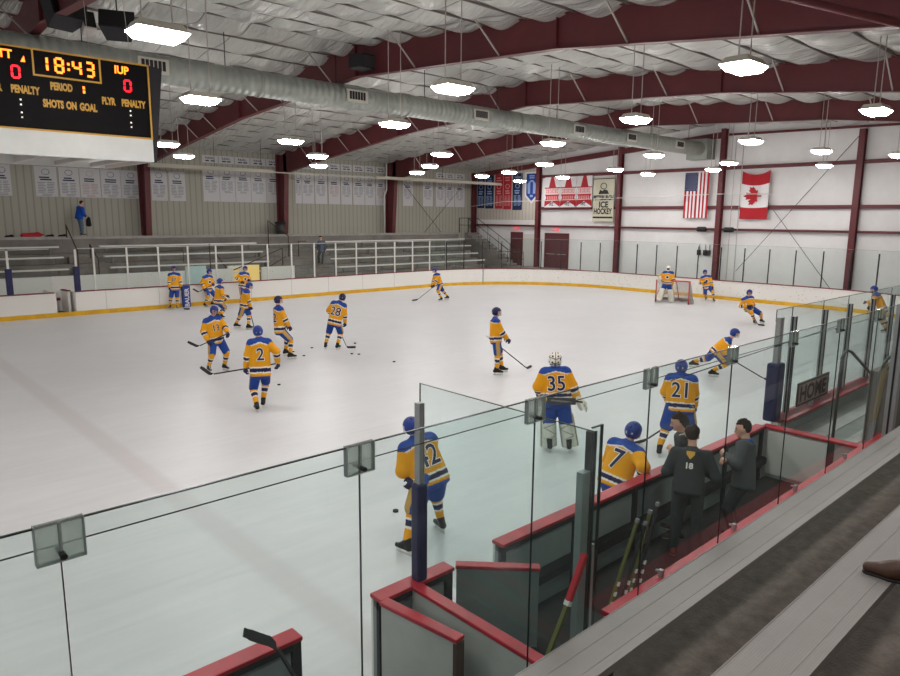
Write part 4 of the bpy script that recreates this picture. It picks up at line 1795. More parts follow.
cnt, pcnt = {}, {}
for k, (a, b) in enumerate(BX):
    ztop = 6.9 if k < 6 else (6.98 if k < 8 else 7.33)
    zbot = 5.38 if k < 6 else (5.3 if k < 8 else 5.32)
    by = bay(a)
    cnt[by] = cnt.get(by, 0) + 1
    w = b - a
    y = 40.982
    r = empty('season_banner', ((a + b) / 2, y, zbot), 0, 'tall white banner, %s from the left %s' % (ORD[cnt[by] - 1], by), 'banner', 'white banners on the left wall')
    m = MB()
    m.box(-w / 2, w / 2, -0.01, 0.01, 0, ztop - zbot)
    m.build('cloth', M['paper'], r)
    H = ztop - zbot
    m = MB()
    # round emblem outline, two heavy title lines, then fine print
    em = [(0.16 * math.cos(t) * 1.1, -0.014, H - 0.27 + 0.14 * math.sin(t)) for t in np.linspace(0, 2 * PI, 15)]
    m.tube(em, 0.012, 4, cap=False)
    m.build('emblem', M['print_navy' if k not in (3, 16, 20) else 'print_pink'], r)
    m = MB()
    print_lines(m, -w * 0.33, w * 0.33, H - 0.52, 2, 0.065, -0.011, 0, k, 1.7, 1)
    m.build('title_print', M['print_navy'], r)
    m = MB()
    print_lines(m, -w * 0.42, w * 0.42, H - 0.8, 7, 0.035, -0.011, 0, k + 90, 2.3, 2)
    print_lines(m, -w * 0.25, w * 0.35, H - 1.38, 2, 0.03, -0.011, 0, k + 50, 2.2, 1)
    m.build('fine_print', M['print_grey' if k not in (16, 20, 3) else 'print_pink'], r)
    if k in PLAQ:
        pcnt[by] = pcnt.get(by, 0) + 1
        zt, zb = (8.02, 7.58) if a < 36 else (7.9, 7.5)
        r = empty('league_plaque', ((a + b) / 2, y, zb), 0, 'small white plaque, %s from the left %s' % (ORD[pcnt[by] - 1], by), 'plaque', 'white plaques above the banners')
        m = MB()
        m.box(-w / 2 + 0.01, w / 2 - 0.01, -0.01, 0.01, 0, zt - zb)
        m.build('board', M['paper'], r)
        text_obj('lettering', 'P.A.H.L.', (0, -0.013, (zt - zb) * 0.66), (1, 0, 0), (0, 0, 1), 0.17, M['print_navy'], r, 0.006)
        m = MB()
        print_lines(m, -w * 0.3, w * 0.36, (zt - zb) * 0.36, 1, 0.07, -0.011, 0, k, 1, 2)
        m.build('small_print', M['print_navy'], r)

# ---------------------------------------------------------------- banners and flags on the back wall (facing -X)
def back_banner(name, y0, y1, z0, z1, cloth, label, cat='banner', group=None, x=40.27):
    """root whose local x runs to the viewer's right (-Y), local z up, front at local y < 0"""
    r = empty(name, (x, (y0 + y1) / 2, z0), -PI / 2, label, cat, group)
    m = MB()
    w = y0 - y1
    m.box(-w / 2, w / 2, -0.012, 0.0, 0, z1 - z0)
    if cloth:
        m.build('cloth', M[cloth], r)
    return r, w, z1 - z0


specs = [(40.55, 39.75, 5.25, 7.85, 'ban_navy'), (39.65, 38.75, 5.22, 7.85, 'ban_navy'), (38.6, 37.75, 5.2, 7.85, 'ban_red'), (37.68, 36.85, 5.15, 7.85, 'ban_red'), (36.72, 35.75, 5.1, 7.85, 'ban_navy')]
labs = ['navy banner nearest the corner column on the end wall', 'navy banner second from the corner column, touching the red ones',
        'red banner next to the two navy ones on the end wall', 'red banner second from the navy pair, left of the single navy banner', 'single navy banner between the red pair and the blue pennant']
for k, ((y0, y1, z0, z1, c), lab) in enumerate(zip(specs, labs)):
    r, w, H = back_banner('hanging_banner', y0, y1, z0, z1, c, lab, group='coloured banners on the end wall', x=40.44)
    pm = 'ban_sky' if c == 'ban_navy' else 'ban_rose'
    m = MB()
    print_lines(m, -w * 0.35, w * 0.38, H - 0.25, 2, 0.09, -0.013, 0, k, 2.2, 1)
    em = [(0.2 * math.cos(t), -0.016, H - 0.95 + 0.16 * math.sin(t)) for t in np.linspace(0, 2 * PI, 13)]
    m.tube(em, 0.03, 4, cap=False)
    print_lines(m, -w * 0.33, w * 0.36, H - 1.25, 2, 0.1, -0.013, 0, k + 9, 1.7, 1)
    m.build('large_print', M[pm], r)
    m = MB()
    print_lines(m, -w * 0.4, w * 0.42, H - 1.65, 9, 0.045, -0.013, 0, k + 31, 2.0, 2)
    m.build('fine_print', M[pm], r)
# pointed blue pennant
r = empty('pennant', (40.44, 34.82, 5.55), -PI / 2, 'blue pointed pennant with a white border right of the navy banner', 'banner')
m = MB()
m.extrude([(-0.66, 0, 2.35), (-0.66, 0, 0.6), (0, 0, 0), (0.66, 0, 0.6), (0.66, 0, 2.35)], (0, -0.012, 0))
m.build('border', M['ban_white'], r)
m = MB()
m.extrude([(-0.52, -0.013, 2.22), (-0.52, -0.013, 0.66), (0, -0.013, 0.2), (0.52, -0.013, 0.66), (0.52, -0.013, 2.22)], (0, -0.006, 0))
m.build('field', M['ban_blue'], r)
m = MB()
print_lines(m, -0.26, 0.3, 2.1, 2, 0.09, -0.02, 0, 4, 1.6, 1)
for s in (-1, 1):
    m.extrude([(s * 0.12, -0.02, 1.75), (s * 0.42, -0.02, 1.45), (s * 0.36, -0.02, 0.75), (s * 0.14, -0.02, 0.75), (s * 0.14, -0.02, 1.3)], (0, -0.004, 0))
m.box(-0.14, 0.14, -0.024, -0.02, 0.5, 0.66)
m.box(-0.12, 0.12, -0.024, -0.02, 1.6, 1.75)
m.build('figure_print', M['ban_sky'], r)
# three red and white league banners
for k, (y0, y1) in enumerate(((33.4, 32.0), (31.95, 30.55), (30.5, 29.2))):
    r, w, H = back_banner('league_banner', y0, y1, 5.28, 7.42, 'ban_white', 'red and white banner with a red triangle top, %s in the row of three' % ('left', 'middle', 'right')[k], group='red and white banners')
    m = MB()
    f = -0.013
    m.extrude([(-0.13, f, H), (0.13, f, H), (0.32, f, H - 0.72), (-0.32, f, H - 0.72)], (0, -0.004, 0))
    m.box(-w / 2, w / 2, f - 0.004, f, H - 0.80, H - 0.72)
    m.extrude([(-w / 2 + 0.04, f, H - 1.22), (w / 2 - 0.04, f, H - 1.22), (w / 2 - 0.16, f, H - 1.46), (w / 2, f, H - 1.72), (-w / 2, f, H - 1.72), (-w / 2 + 0.16, f, H - 1.46)], (0, -0.004, 0))
    for s in (-1, 1):
        m.extrude([(s * w / 2, f, H - 1.72), (s * 0.02, f, H - 1.72), (s * w / 2, f, 0.05)], (0, -0.004, 0))
    m.build('red_shapes', M['ban_red'], r)
    m = MB()
    for q in range(7):
        a = -w * 0.42 + q * w * 0.12
        m.box(a, a + w * 0.09, f - 0.006, f, H - 1.15, H - 0.84)
        if q % 2 == 0:
            m.box(a + w * 0.025, a + w * 0.065, f - 0.009, f - 0.006, H - 1.06, H - 0.94, 1)
    m.build('block_letters', [M['ban_rose'], M['ban_white']], r)
    m = MB()
    for q in range(6):
        a = -w * 0.33 + q * w * 0.115
        m.box(a, a + w * 0.07, f - 0.009, f - 0.004, H - 1.6, H - 1.34)
    m.build('ribbon_letters', M['ban_rose'], r)
    m = MB()
    for q in range(3):
        a = -0.2 + q * 0.14
        m.tube([(a + 0.06 * math.cos(t), f - 0.004, 0.24 + (0.08 + 0.02 * q) * math.sin(t)) for t in np.linspace(0.4, 5.6, 9)], 0.022, 4)
    m.build('script_mark', M['black'], r)
# cream hockey banner
r, w, H = back_banner('hockey_banner', 29.1, 27.4, 4.3, 7.3, 'ban_cream', 'tall cream banner lettered ICE HOCKEY with black bars at both ends', group=None)
for a, b, c in ((0.0, H - 0.16, H - 0.1), (0.05, 0.22, 0.34)):
    m = MB()
    m.box(-w / 2 + a, w / 2 - a, -0.02, -0.012, b, c)
    m.build('black_bar', M['black'], r)
m = MB()
put_text(m, 'PITTSBURGH', (0, -0.016, H - 1.40), (1, 0, 0), (0, 0, 1), 0.44, 0, 0.022, 0.64)
put_text(m, 'ICE', (0.05, -0.016, 1.15), (1, 0, 0), (0, 0, 1), 0.55, 0, 0.022, 0.95)
put_text(m, 'HOCKEY', (0, -0.016, 0.7), (1, 0, 0), (0, 0, 1), 0.52, 0, 0.022, 0.70)
m.build('lettering', M['black'], r, recalc=False)
m = MB()
m.extrude([(-0.42, -0.012, H - 1.15), (-0.28, -0.012, H - 0.85), (-0.1, -0.012, H - 0.95), (0.05, -0.012, H - 0.85), (0.3, -0.012, H - 0.9), (0.45, -0.012, H - 1.15)], (0, -0.006, 0))
m.tube([(0.24 * math.cos(t), -0.016, H - 0.62 + 0.2 * math.sin(t)) for t in np.linspace(0, 2 * PI, 13)], 0.03, 4, cap=False)
m.build('round_badge', M['black'], r)

# flags
r = empty('flag', (40.22, 21.48, 4.58), -PI / 2, 'United States flag hung vertically left of the middle red column', 'flag')
W, H = 1.55, 2.72
NX, NZ = 26, 16


def flag_cell(mb, x0, x1, z0, z1, mi, off=0.0):
    """rippled strip of cloth"""
    n = max(1, int((x1 - x0) / 0.06))
    for k in range(n):
        a, b = x0 + (x1 - x0) * k / n, x0 + (x1 - x0) * (k + 1) / n
        ya, yb = 0.03 * math.sin(a * 9) + off, 0.03 * math.sin(b * 9) + off
        mb.hexa([(a, ya - 0.006, z0), (b, yb - 0.006, z0), (b, yb, z0), (a, ya, z0), (a, ya - 0.006, z1), (b, yb - 0.006, z1), (b, yb, z1), (a, ya, z1)], mi)


ms = MB()
for k in range(13):
    a, b = -W / 2 + W * k / 13, -W / 2 + W * (k + 1) / 13
    top = H * 0.6 if k < 7 else H
    flag_cell(ms, a, b, 0, top, 0 if k % 2 == 0 else 1)
ms.build('stripes', [M['flag_red'], M['flag_white']], r)
mc = MB()
flag_cell(mc, -W / 2, -W / 2 + W * 7 / 13, H * 0.6, H, 0)
for i in range(9):
    for j in range(6 if i % 2 == 0 else 5):
        sx = -W / 2 + 0.07 + j * 0.14 + (0.07 if i % 2 else 0)
        sz = H * 0.6 + 0.09 + i * 0.115
        yy = 0.03 * math.sin(sx * 9) - 0.009
        p = []
        for q in range(10):
            rr_ = 0.035 if q % 2 == 0 else 0.015
            p.append((sx + rr_ * math.sin(q * PI / 5), yy, sz + rr_ * math.cos(q * PI / 5)))
        mc.extrude(p, (0, -0.003, 0), 1)
mc.build('canton', [M['flag_blue'], M['flag_white']], r)

r = empty('flag', (40.22, 17.9, 4.55), -PI / 2, 'Canadian flag hung vertically right of the middle red column', 'flag')
W, H = 1.62, 2.72
ms = MB()
n = 26
for k in range(n):
    a, b = -W / 2 + W * k / n, -W / 2 + W * (k + 1) / n
    ya, yb = 0.035 * math.sin(a * 6), 0.035 * math.sin(b * 6)
    da, db = 0.22 * (1 - (2 * a / W) ** 2), 0.22 * (1 - (2 * b / W) ** 2)
    for z0, z1, mi, dl, du in ((0, 0.68, 0, 0, 0.2), (0.68, 2.02, 1, 0.2, 0.6), (2.02, 2.72, 0, 0.6, 1)):
        ms.hexa([(a, ya - .006, z0 - da * dl), (b, yb - .006, z0 - db * dl), (b, yb, z0 - db * dl), (a, ya, z0 - da * dl),
                 (a, ya - .006, z1 - da * du), (b, yb - .006, z1 - db * du), (b, yb, z1 - db * du), (a, ya, z1 - da * du)], mi)
ms.build('cloth', [M['flag_red'], M['flag_white']], r)
half = [(0, 1.0), (0.13, 0.72), (0.28, 0.80), (0.22, 0.36), (0.42, 0.58), (0.47, 0.46), (0.70, 0.50), (0.62, 0.28), (0.72, 0.22), (0.40, -0.06), (0.45, -0.2), (0.05, -0.14), (0.05, -0.5)]
leaf = half + [(-x, z) for x, z in reversed(half[1:])]
m = MB()
# the leaf lies on its side because the flag hangs vertically
m.extrude([(0.06 - z * 0.70, -0.05, 1.30 + x * 0.74) for x, z in leaf], (0, -0.006, 0))
m.build('maple_leaf', M['flag_red'], r)

# loose fittings of the back wall
for y, lab in ((20.85, 'dark wall speaker left of the middle end column, under the striped flag'), (19.15, 'dark wall speaker right of the middle end column, under the maple leaf flag')):
    r = empty('wall_speaker', (40.1, y, 3.92), 0, lab, 'speaker')
    V, Q = surface([('tor', V3(-0.12, -0.22, 0), V3(-0.12, 0.22, 0), V3(0, 0, 1), V3(1, 0, 0), (0.15, 0.16), (0.15, 0.16), 0.1)], 0.025, 0.02)
    mesh_obj('cabinet', V, Q, M['speaker'], r)
    m = MB()
    m.box(-0.04, 0.3, -0.04, 0.04, -0.03, 0.03)
    m.build('bracket', M['wire'], r)
for k, (y, z) in enumerate(((21.15, 2.5), (20.75, 2.5), (20.5, 2.5))):
    r = empty('switch_box', (40.42, y, z), 0, 'small dark electrical box on the end wall, %s of three left of the middle column' % ORD[k], 'electrical box', 'electrical boxes')
    m = MB()
    m.box(-0.1, 0.06, -0.09, 0.09, -0.16, 0.16)
    m.build('box_body', M['wire'], r, bevel=0.01)
    m = MB()
    m.box(-0.03, 0.06, -0.015, 0.015, 0.16, 0.5)
    m.build('conduit', M['rod'], r)
mb = MB()
mb.tube([(39.6, 40.6, 5.36), (39.6, 36.9, 5.72), (39.6, 33.4, 5.74), (39.6, 26.5, 5.85), (39.6, 19.8, 5.98), (39.6, 16.6, 5.93)], 0.022, 6)
tag(mb.build('conduit_line', M['white_metal'], at=(39.6, 30, 5.7)), 'long thin white pipe strung across the end wall past the banners', 'pipe')
for y, z in ((18.0, 0), (17.55, 0)):
    mb = MB()
    mb.tube([(40.2, y + 1.2, 0.0), (40.2, y + 1.2, 9.2)], 0.02, 6)
    tag(mb.build('conduit', M['rod'], at=(40.2, y + 1.2, 0.0)), 'pale vertical conduit right of the middle red column, the %s of the pair' % ('left' if y > 17.8 else 'right'), 'pipe')

# ---------------------------------------------------------------- duct, heaters, speakers
r = empty('air_duct', (0, 21.0, 8.6), 0, 'long round silver ventilation duct slung under the roof ridge', 'duct')
m = MB()
xs_ = np.arange(-9, 40.0, 0.32)
rs_ = []
pts = []
for k, x in enumerate(xs_):
    pts += [(x, 0, 0), (x + 0.03, 0, 0)]
    rs_ += [0.40, 0.386]
m.tube(pts, rs_, 28)
m.build('spiral_tube', M['duct'], r)
for x in (4.9, 11.0, 17.0, 23.2, 29.4, 34.5):
    m = MB()
    m.tube([(x, 0, 0), (x + 0.1, 0, 0)], 0.412, 28)
    m.build('joint_collar', M['galv'], r)
for x in (7.7, 14.6, 20.7, 27.2, 31.6, 36.4):
    m = MB()
    m.box(x - 0.42, x + 0.42, -0.43, -0.3, -0.2, 0.2)
    g = m.build('outlet', M['lamp_body'], r)
    m = MB()
    for q in range(6):
        a = x - 0.34 + q * 0.115
        m.box(a, a + 0.085, -0.445, -0.43, -0.12, 0.14)
    m.build('louvre', M['wire'], g)
m = MB()
m.box(39.2, 40.2, -0.55, 0.75, -0.6, 0.55)
m.build('intake_box', M['galv'], r)
for x in range(-6, 40, 4):
    m = MB()
    m.bar((x, 0, 0.39), (x, 0, roof(21) - 8.6), 0.02, 0.02)
    m.build('hanger', M['wire'], r)

for x0, x1, lab in ((13.3, 20.2, 'long pale tube heater above the far stand, left of the second red column'), (27.5, 39.3, 'long pale tube heater above the far stand, near the corner')):
    r = empty('tube_heater', ((x0 + x1) / 2, 37.0, 7.02), 0, lab, 'heater')
    L = (x1 - x0) / 2
    m = MB()
    m.extrude([(-L, -0.22, -0.1), (-L, -0.1, 0.08), (-L, 0.1, 0.08), (-L, 0.22, -0.1), (-L, 0.2, -0.11), (-L, 0.09, 0.06), (-L, -0.09, 0.06), (-L, -0.2, -0.11)], (2 * L, 0, 0))
    m.build('reflector', M['pipe'], r)
    m = MB()
    m.tube([(-L, 0, -0.05), (L, 0, -0.05)], 0.06, 10)
    m.build('tube', M['pipe'], r)
    for q in (-0.8, 0, 0.8):
        m = MB()
        m.bar((q * L, 0, 0.06), (q * L, 0, roof(37) - 7.02), 0.015, 0.015)
        m.build('hanger', M['wire'], r)
mb = MB()
mb.tube([(20.2, 37.0, 6.97), (27.5, 37.0, 6.97)], 0.035, 8)
tag(mb.build('heater_pipe', M['pipe'], at=(24, 37, 6.97)), 'thin pale pipe joining the two tube heaters', 'pipe')


def speaker_box(name, loc, rz, tilt, size, label):
    r = empty(name, loc, rz, label, 'speaker')
    w, d, h = size
    m = MB()
    m.extrude([(-w / 2, -d / 2, -h / 2), (w / 2, -d / 2, -h / 2), (w / 2 * 0.7, d / 2, -h / 2), (-w / 2 * 0.7, d / 2, -h / 2)], (0, 0, h))
    o = m.build('cabinet', M['speaker'], r, bevel=0.02)
    o.rotation_euler = (tilt, 0, 0)
    m = MB()
    m.box(-w * 0.44, w * 0.44, -d / 2 - 0.012, -d / 2 - 0.001, -h * 0.44, h * 0.44)
    g = m.build('grille', M['black'], r)
    g.rotation_euler = (tilt, 0, 0)
    m = MB()
    m.bar((0, 0, h / 2 - 0.02), (0, 0, roof(loc[1]) - loc[2]), 0.03, 0.03)
    m.build('hanger', M['wire'], r)
    return r


speaker_box('hanging_speaker', (5.05, 19.0, 9.25), 0.25, -0.35, (0.85, 0.6, 0.75), 'black hanging speaker above the scoreboard, the larger left one')
speaker_box('hanging_speaker', (6.15, 18.6, 9.0), -0.4, -0.5, (0.8, 0.5, 0.5), 'black hanging speaker above the right half of the scoreboard')
speaker_box('hanging_speaker', (5.55, 18.9, 9.0), 0.0, -0.4, (0.3, 0.35, 0.45), 'small pale speaker hanging between the two black ones')
bpy.data.objects['hanging_speaker.002'].children[0].data.materials[0] = M['rod']
r = empty('hanging_unit', (14.0, 19.3, 9.42), 0.1, 'grey box mounted on the first full roof frame near its ridge', 'speaker')
m = MB()
m.extrude([(-0.38, -0.3, -0.22), (0.38, -0.3, -0.22), (0.46, 0.3, -0.22), (-0.46, 0.3, -0.22)], (0, 0, 0.44))
m.build('cabinet', M['speaker'], r, bevel=0.03)
m = MB()
m.box(-0.33, 0.33, -0.32, -0.302, -0.17, 0.17)
m.build('grille', M['railgrey'], r)
# dark pipe and post near the top right
mb = MB()
mb.tube([(9.6, 8.2, 9.1), (12.6, 3.8, 7.55), (14.6, 1.2, 6.7)], 0.07, 10)
tag(mb.build('slanted_pipe', M['maroon'], at=(11, 6, 8)), 'dark red slanting pipe under the roof at the upper right', 'pipe')

# ---------------------------------------------------------------- scoreboard
sx0, sx1, sy, sz0, sz1, sw = 2.25, 5.13, 14.0, 5.92, 7.28, 5.50
r = empty('scoreboard', ((sx0 + sx1) / 2, sy + 1.4, sw), 0, 'large black scoreboard with orange clock digits hanging over centre ice', 'scoreboard')
cx, W2 = 0.0, (sx1 - sx0) / 2
F_ = -1.4            # front plane, local y
zb, zt = sz0 - sw, sz1 - sw
m = MB()
m.box(-W2, W2, F_, F_ + 0.25, zb, zt)
m.box(-W2, W2, F_ + 2.55, F_ + 2.8, zb, zt)
m.box(-W2, -W2 + 0.25, F_ + 0.25, F_ + 2.55, zb, zt)
m.box(W2 - 0.25, W2, F_ + 0.25, F_ + 2.55, zb, zt)
m.build('cabinet', M['board_black'], r)
m = MB()
m.extrude([(W2, F_ + 0.02, zt), (W2 + 0.26, F_ + 0.02, zt - 0.03), (W2 + 0.06, F_ + 0.02, 0.0), (W2, F_ + 0.02, 0.0)], (0, 0.2, 0))
m.build('side_wing', M['speaker'], r)
for a in (0.0, 2.7):
    m = MB()
    m.box(-W2, W2, F_ + a, F_ + a + 0.1, 0.0, zb)
    m.build('blank_panel', M['board_white'], r)
m = MB()
for q in (-1.1, -0.35, 0.4, 1.1):
    m.box(q - 0.04, q + 0.04, F_ + 0.1, F_ + 2.7, 0.02, 0.1)
m.box(W2 - 0.08, W2, F_ + 0.1, F_ + 2.7, 0.0, 0.1)
m.box(-W2, -W2 + 0.08, F_ + 0.1, F_ + 2.7, 0.0, 0.1)
m.build('under_frame', M['rod'], r)
fy = F_ - 0.002
m = MB()
tk = 0.028
for (a, b, c, d) in ((-W2, W2, zt - tk, zt), (-W2, W2, zb, zb + tk), (-W2, -W2 + tk, zb, zt), (W2 - tk, W2, zb, zt)):
    m.box(a, b, fy - 0.015, fy, c, d)
ca, cb, cc = -0.48, 0.56, zt - 0.42
for (a, b, c, d) in ((ca, cb, cc - tk, cc), (ca - tk, ca, cc - tk, zt), (cb, cb + tk, cc - tk, zt)):
    m.box(a, b, fy - 0.014, fy, c, d)
m.build('gold_border', M['board_gold'], r)


def seg_digit(mb, ch, x, z, w, h, t, y):
    segs = {'a': (0, h, w, h), 'b': (w, h / 2, w, h), 'c': (w, 0, w, h / 2), 'd': (0, 0, w, 0), 'e': (0, 0, 0, h / 2), 'f': (0, h / 2, 0, h), 'g': (0, h / 2, w, h / 2)}
    on = {'0': 'abcdef', '1': 'bc', '3': 'abgcd', '4': 'fgbc', '8': 'abcdefg'}[ch]
    for s in on:
        a, b, c, d = segs[s]
        g = t * 0.35
        if b == d:
            mb.box(x + a + g, x + c - g, y - 0.012, y, z + b - t / 2, z + b + t / 2)
        else:
            mb.box(x + a - t / 2, x + a + t / 2, y - 0.012, y, z + b + g, z + d - g)


K = 0.9
z0 = zt - 0.345
for ch, x in (('1', -0.36), ('8', -0.165), ('4', 0.15), ('3', 0.385)):
    m = MB()
    seg_digit(m, ch, x * K, z0, (0.13 if ch != '1' else 0.05) * K, 0.23, 0.036, fy)
    m.build('clock_digit', M['led_orange'], r)
m = MB()
m.box(0.045 * K, 0.085 * K, fy - 0.012, fy, z0 + 0.05, z0 + 0.09)
m.box(0.045 * K, 0.085 * K, fy - 0.012, fy, z0 + 0.14, z0 + 0.18)
m.build('clock_dots', M['led_orange'], r)
m = MB()
seg_digit(m, '1', 0.25, zt - 0.66, 0.03, 0.14, 0.032, fy)
m.build('period_digit', M['led_orange'], r)
for x in (-0.82, 0.985):
    m = MB()
    seg_digit(m, '0', x, zt - 0.52, 0.11, 0.19, 0.03, fy)
    m.build('score_digit', M['led_red'], r)
for s_, x, z in (('IUP', 0.95, zt - 0.16), ('PITT', -0.96, zt - 0.15)):
    text_obj('team_name', s_, (x, fy - 0.01, z), (1, 0, 0), (0, 0, 1), 0.19, M['led_orange'], r, 0.005, 0.9)
m = MB()
m.extrude([(-0.68, fy - 0.01, zt - 0.25), (-0.61, fy - 0.01, zt - 0.25), (-0.625, fy - 0.01, zt - 0.15)], (0, -0.004, 0))
m.build('possession_light', M['led_orange'], r)
for s_, x, z, sz in (('PERIOD', -0.08, zt - 0.585, 0.17), ('SHOTS', -0.23, zt - 0.885, 0.175), ('ON', 0.055, zt - 0.885, 0.175), ('GOAL', 0.335, zt - 0.885, 0.175),
                     ('PLYR', 0.69, zt - 0.735, 0.17), ('PENALTY', 1.13, zt - 0.735, 0.17), ('PLYR', -1.10, zt - 0.70, 0.17), ('PENALTY', -0.64, zt - 0.70, 0.17)):
    text_obj('painted_word', s_, (x, fy - 0.004, z), (1, 0, 0), (0, 0, 1), sz, M['board_gold'], r, 0.009, 0.60)
m = MB()
for x in (-0.73, 1.06):
    for z in (0.87, 0.95, 1.08, 1.16):
        m.box(x - 0.012, x + 0.012, fy - 0.006, fy, zt - z - 0.012, zt - z + 0.012)
m.build('colon_dots', M['led_dot'], r)
for x in (-1.2, 1.2):
    for y in (-1.2, 1.2):
        m = MB()
        m.bar((x, y, zt), (x * 0.9, y * 0.9, roof(15.4 + y) - sw), 0.008, 0.008)
        m.build('hanger', M['rod'], r)

# ---------------------------------------------------------------- pendant lamps
lamp = empty('pendant_lamp', (0, 0, 7.12), 0, 'x', 'lamp', 'pendant lamps over the ice')
m = MB()
lx, ly = 0.385, 0.265
m.hexa([(-lx, -ly, 0.01), (lx, -ly, 0.01), (lx, ly, 0.01), (-lx, ly, 0.01), (-lx * .8, -ly * .72, 0.13), (lx * .8, -ly * .72, 0.13), (lx * .8, ly * .72, 0.13), (-lx * .8, ly * .72, 0.13)])
m.build('housing', M['lamp_body'], lamp, bevel=0.01)
m = MB()
m.hexa([(-lx * .78, -ly * .7, -0.10), (lx * .78, -ly * .7, -0.10), (lx * .78, ly * .7, -0.10), (-lx * .78, ly * .7, -0.10), (-lx, -ly, 0.009), (lx, -ly, 0.009), (lx, ly, 0.009), (-lx, ly, 0.009)])
m.build('diffuser', M['lamp'], lamp, bevel=0.01)
for s in (-1, 1):
    m = MB()
    m.tube([(s * 0.22, 0, 0.12), (s * 0.22, 0, 1.12)], 0.012, 6)
    m.build('hanger', M['rod'], lamp)
LAMPS = {'nearest the camera': [(6.0, 5.82), (12.26, 5.83), (19.3, 5.82)],
         'second from the camera': [(4.13, 10.81), (10.14, 10.93), (16.63, 10.75), (23.79, 10.86), (28.94, 10.45), (32.65, 8.84)],
         'third from the camera': [(7.02, 16.05), (12.77, 16.2), (19.82, 16.14), (26.28, 16.03), (32.21, 15.67), (36.56, 13.0)],
         'fourth from the camera': [(13.05, 22.5), (20.09, 22.3), (27.09, 22.55), (32.57, 22.16), (36.96, 22.9), (35.82, 18.27)],
         'fifth from the camera': [(10.39, 26.96), (17.07, 27.16), (24.31, 27.91), (30.46, 27.99), (36.31, 28.66)],
         'sixth and farthest': [(12.98, 31.78), (20.26, 32.13), (27.31, 32.53), (32.26, 31.98), (38.13, 34.0)]}
first = True
for row, pts in LAMPS.items():
    for k, (x, y) in enumerate(sorted(pts)):
        lab = 'lit white rectangular pendant lamp, %s from the left in the row %s' % (ORD[k], row)
        if first:
            o = lamp
            o.location = (x, y, 7.12)
            o['label'] = lab
            first = False
        else:
            o = dup(lamp, (x, y, 7.12), None, lab)
        for c in o.children:
            if c.name.startswith('hanger'):
                c.location.z = 0.12
                c.scale.z = (roof(y) - 0.1 - 7.24)
                c.location.z = 0.12 - 0.12 * c.scale.z
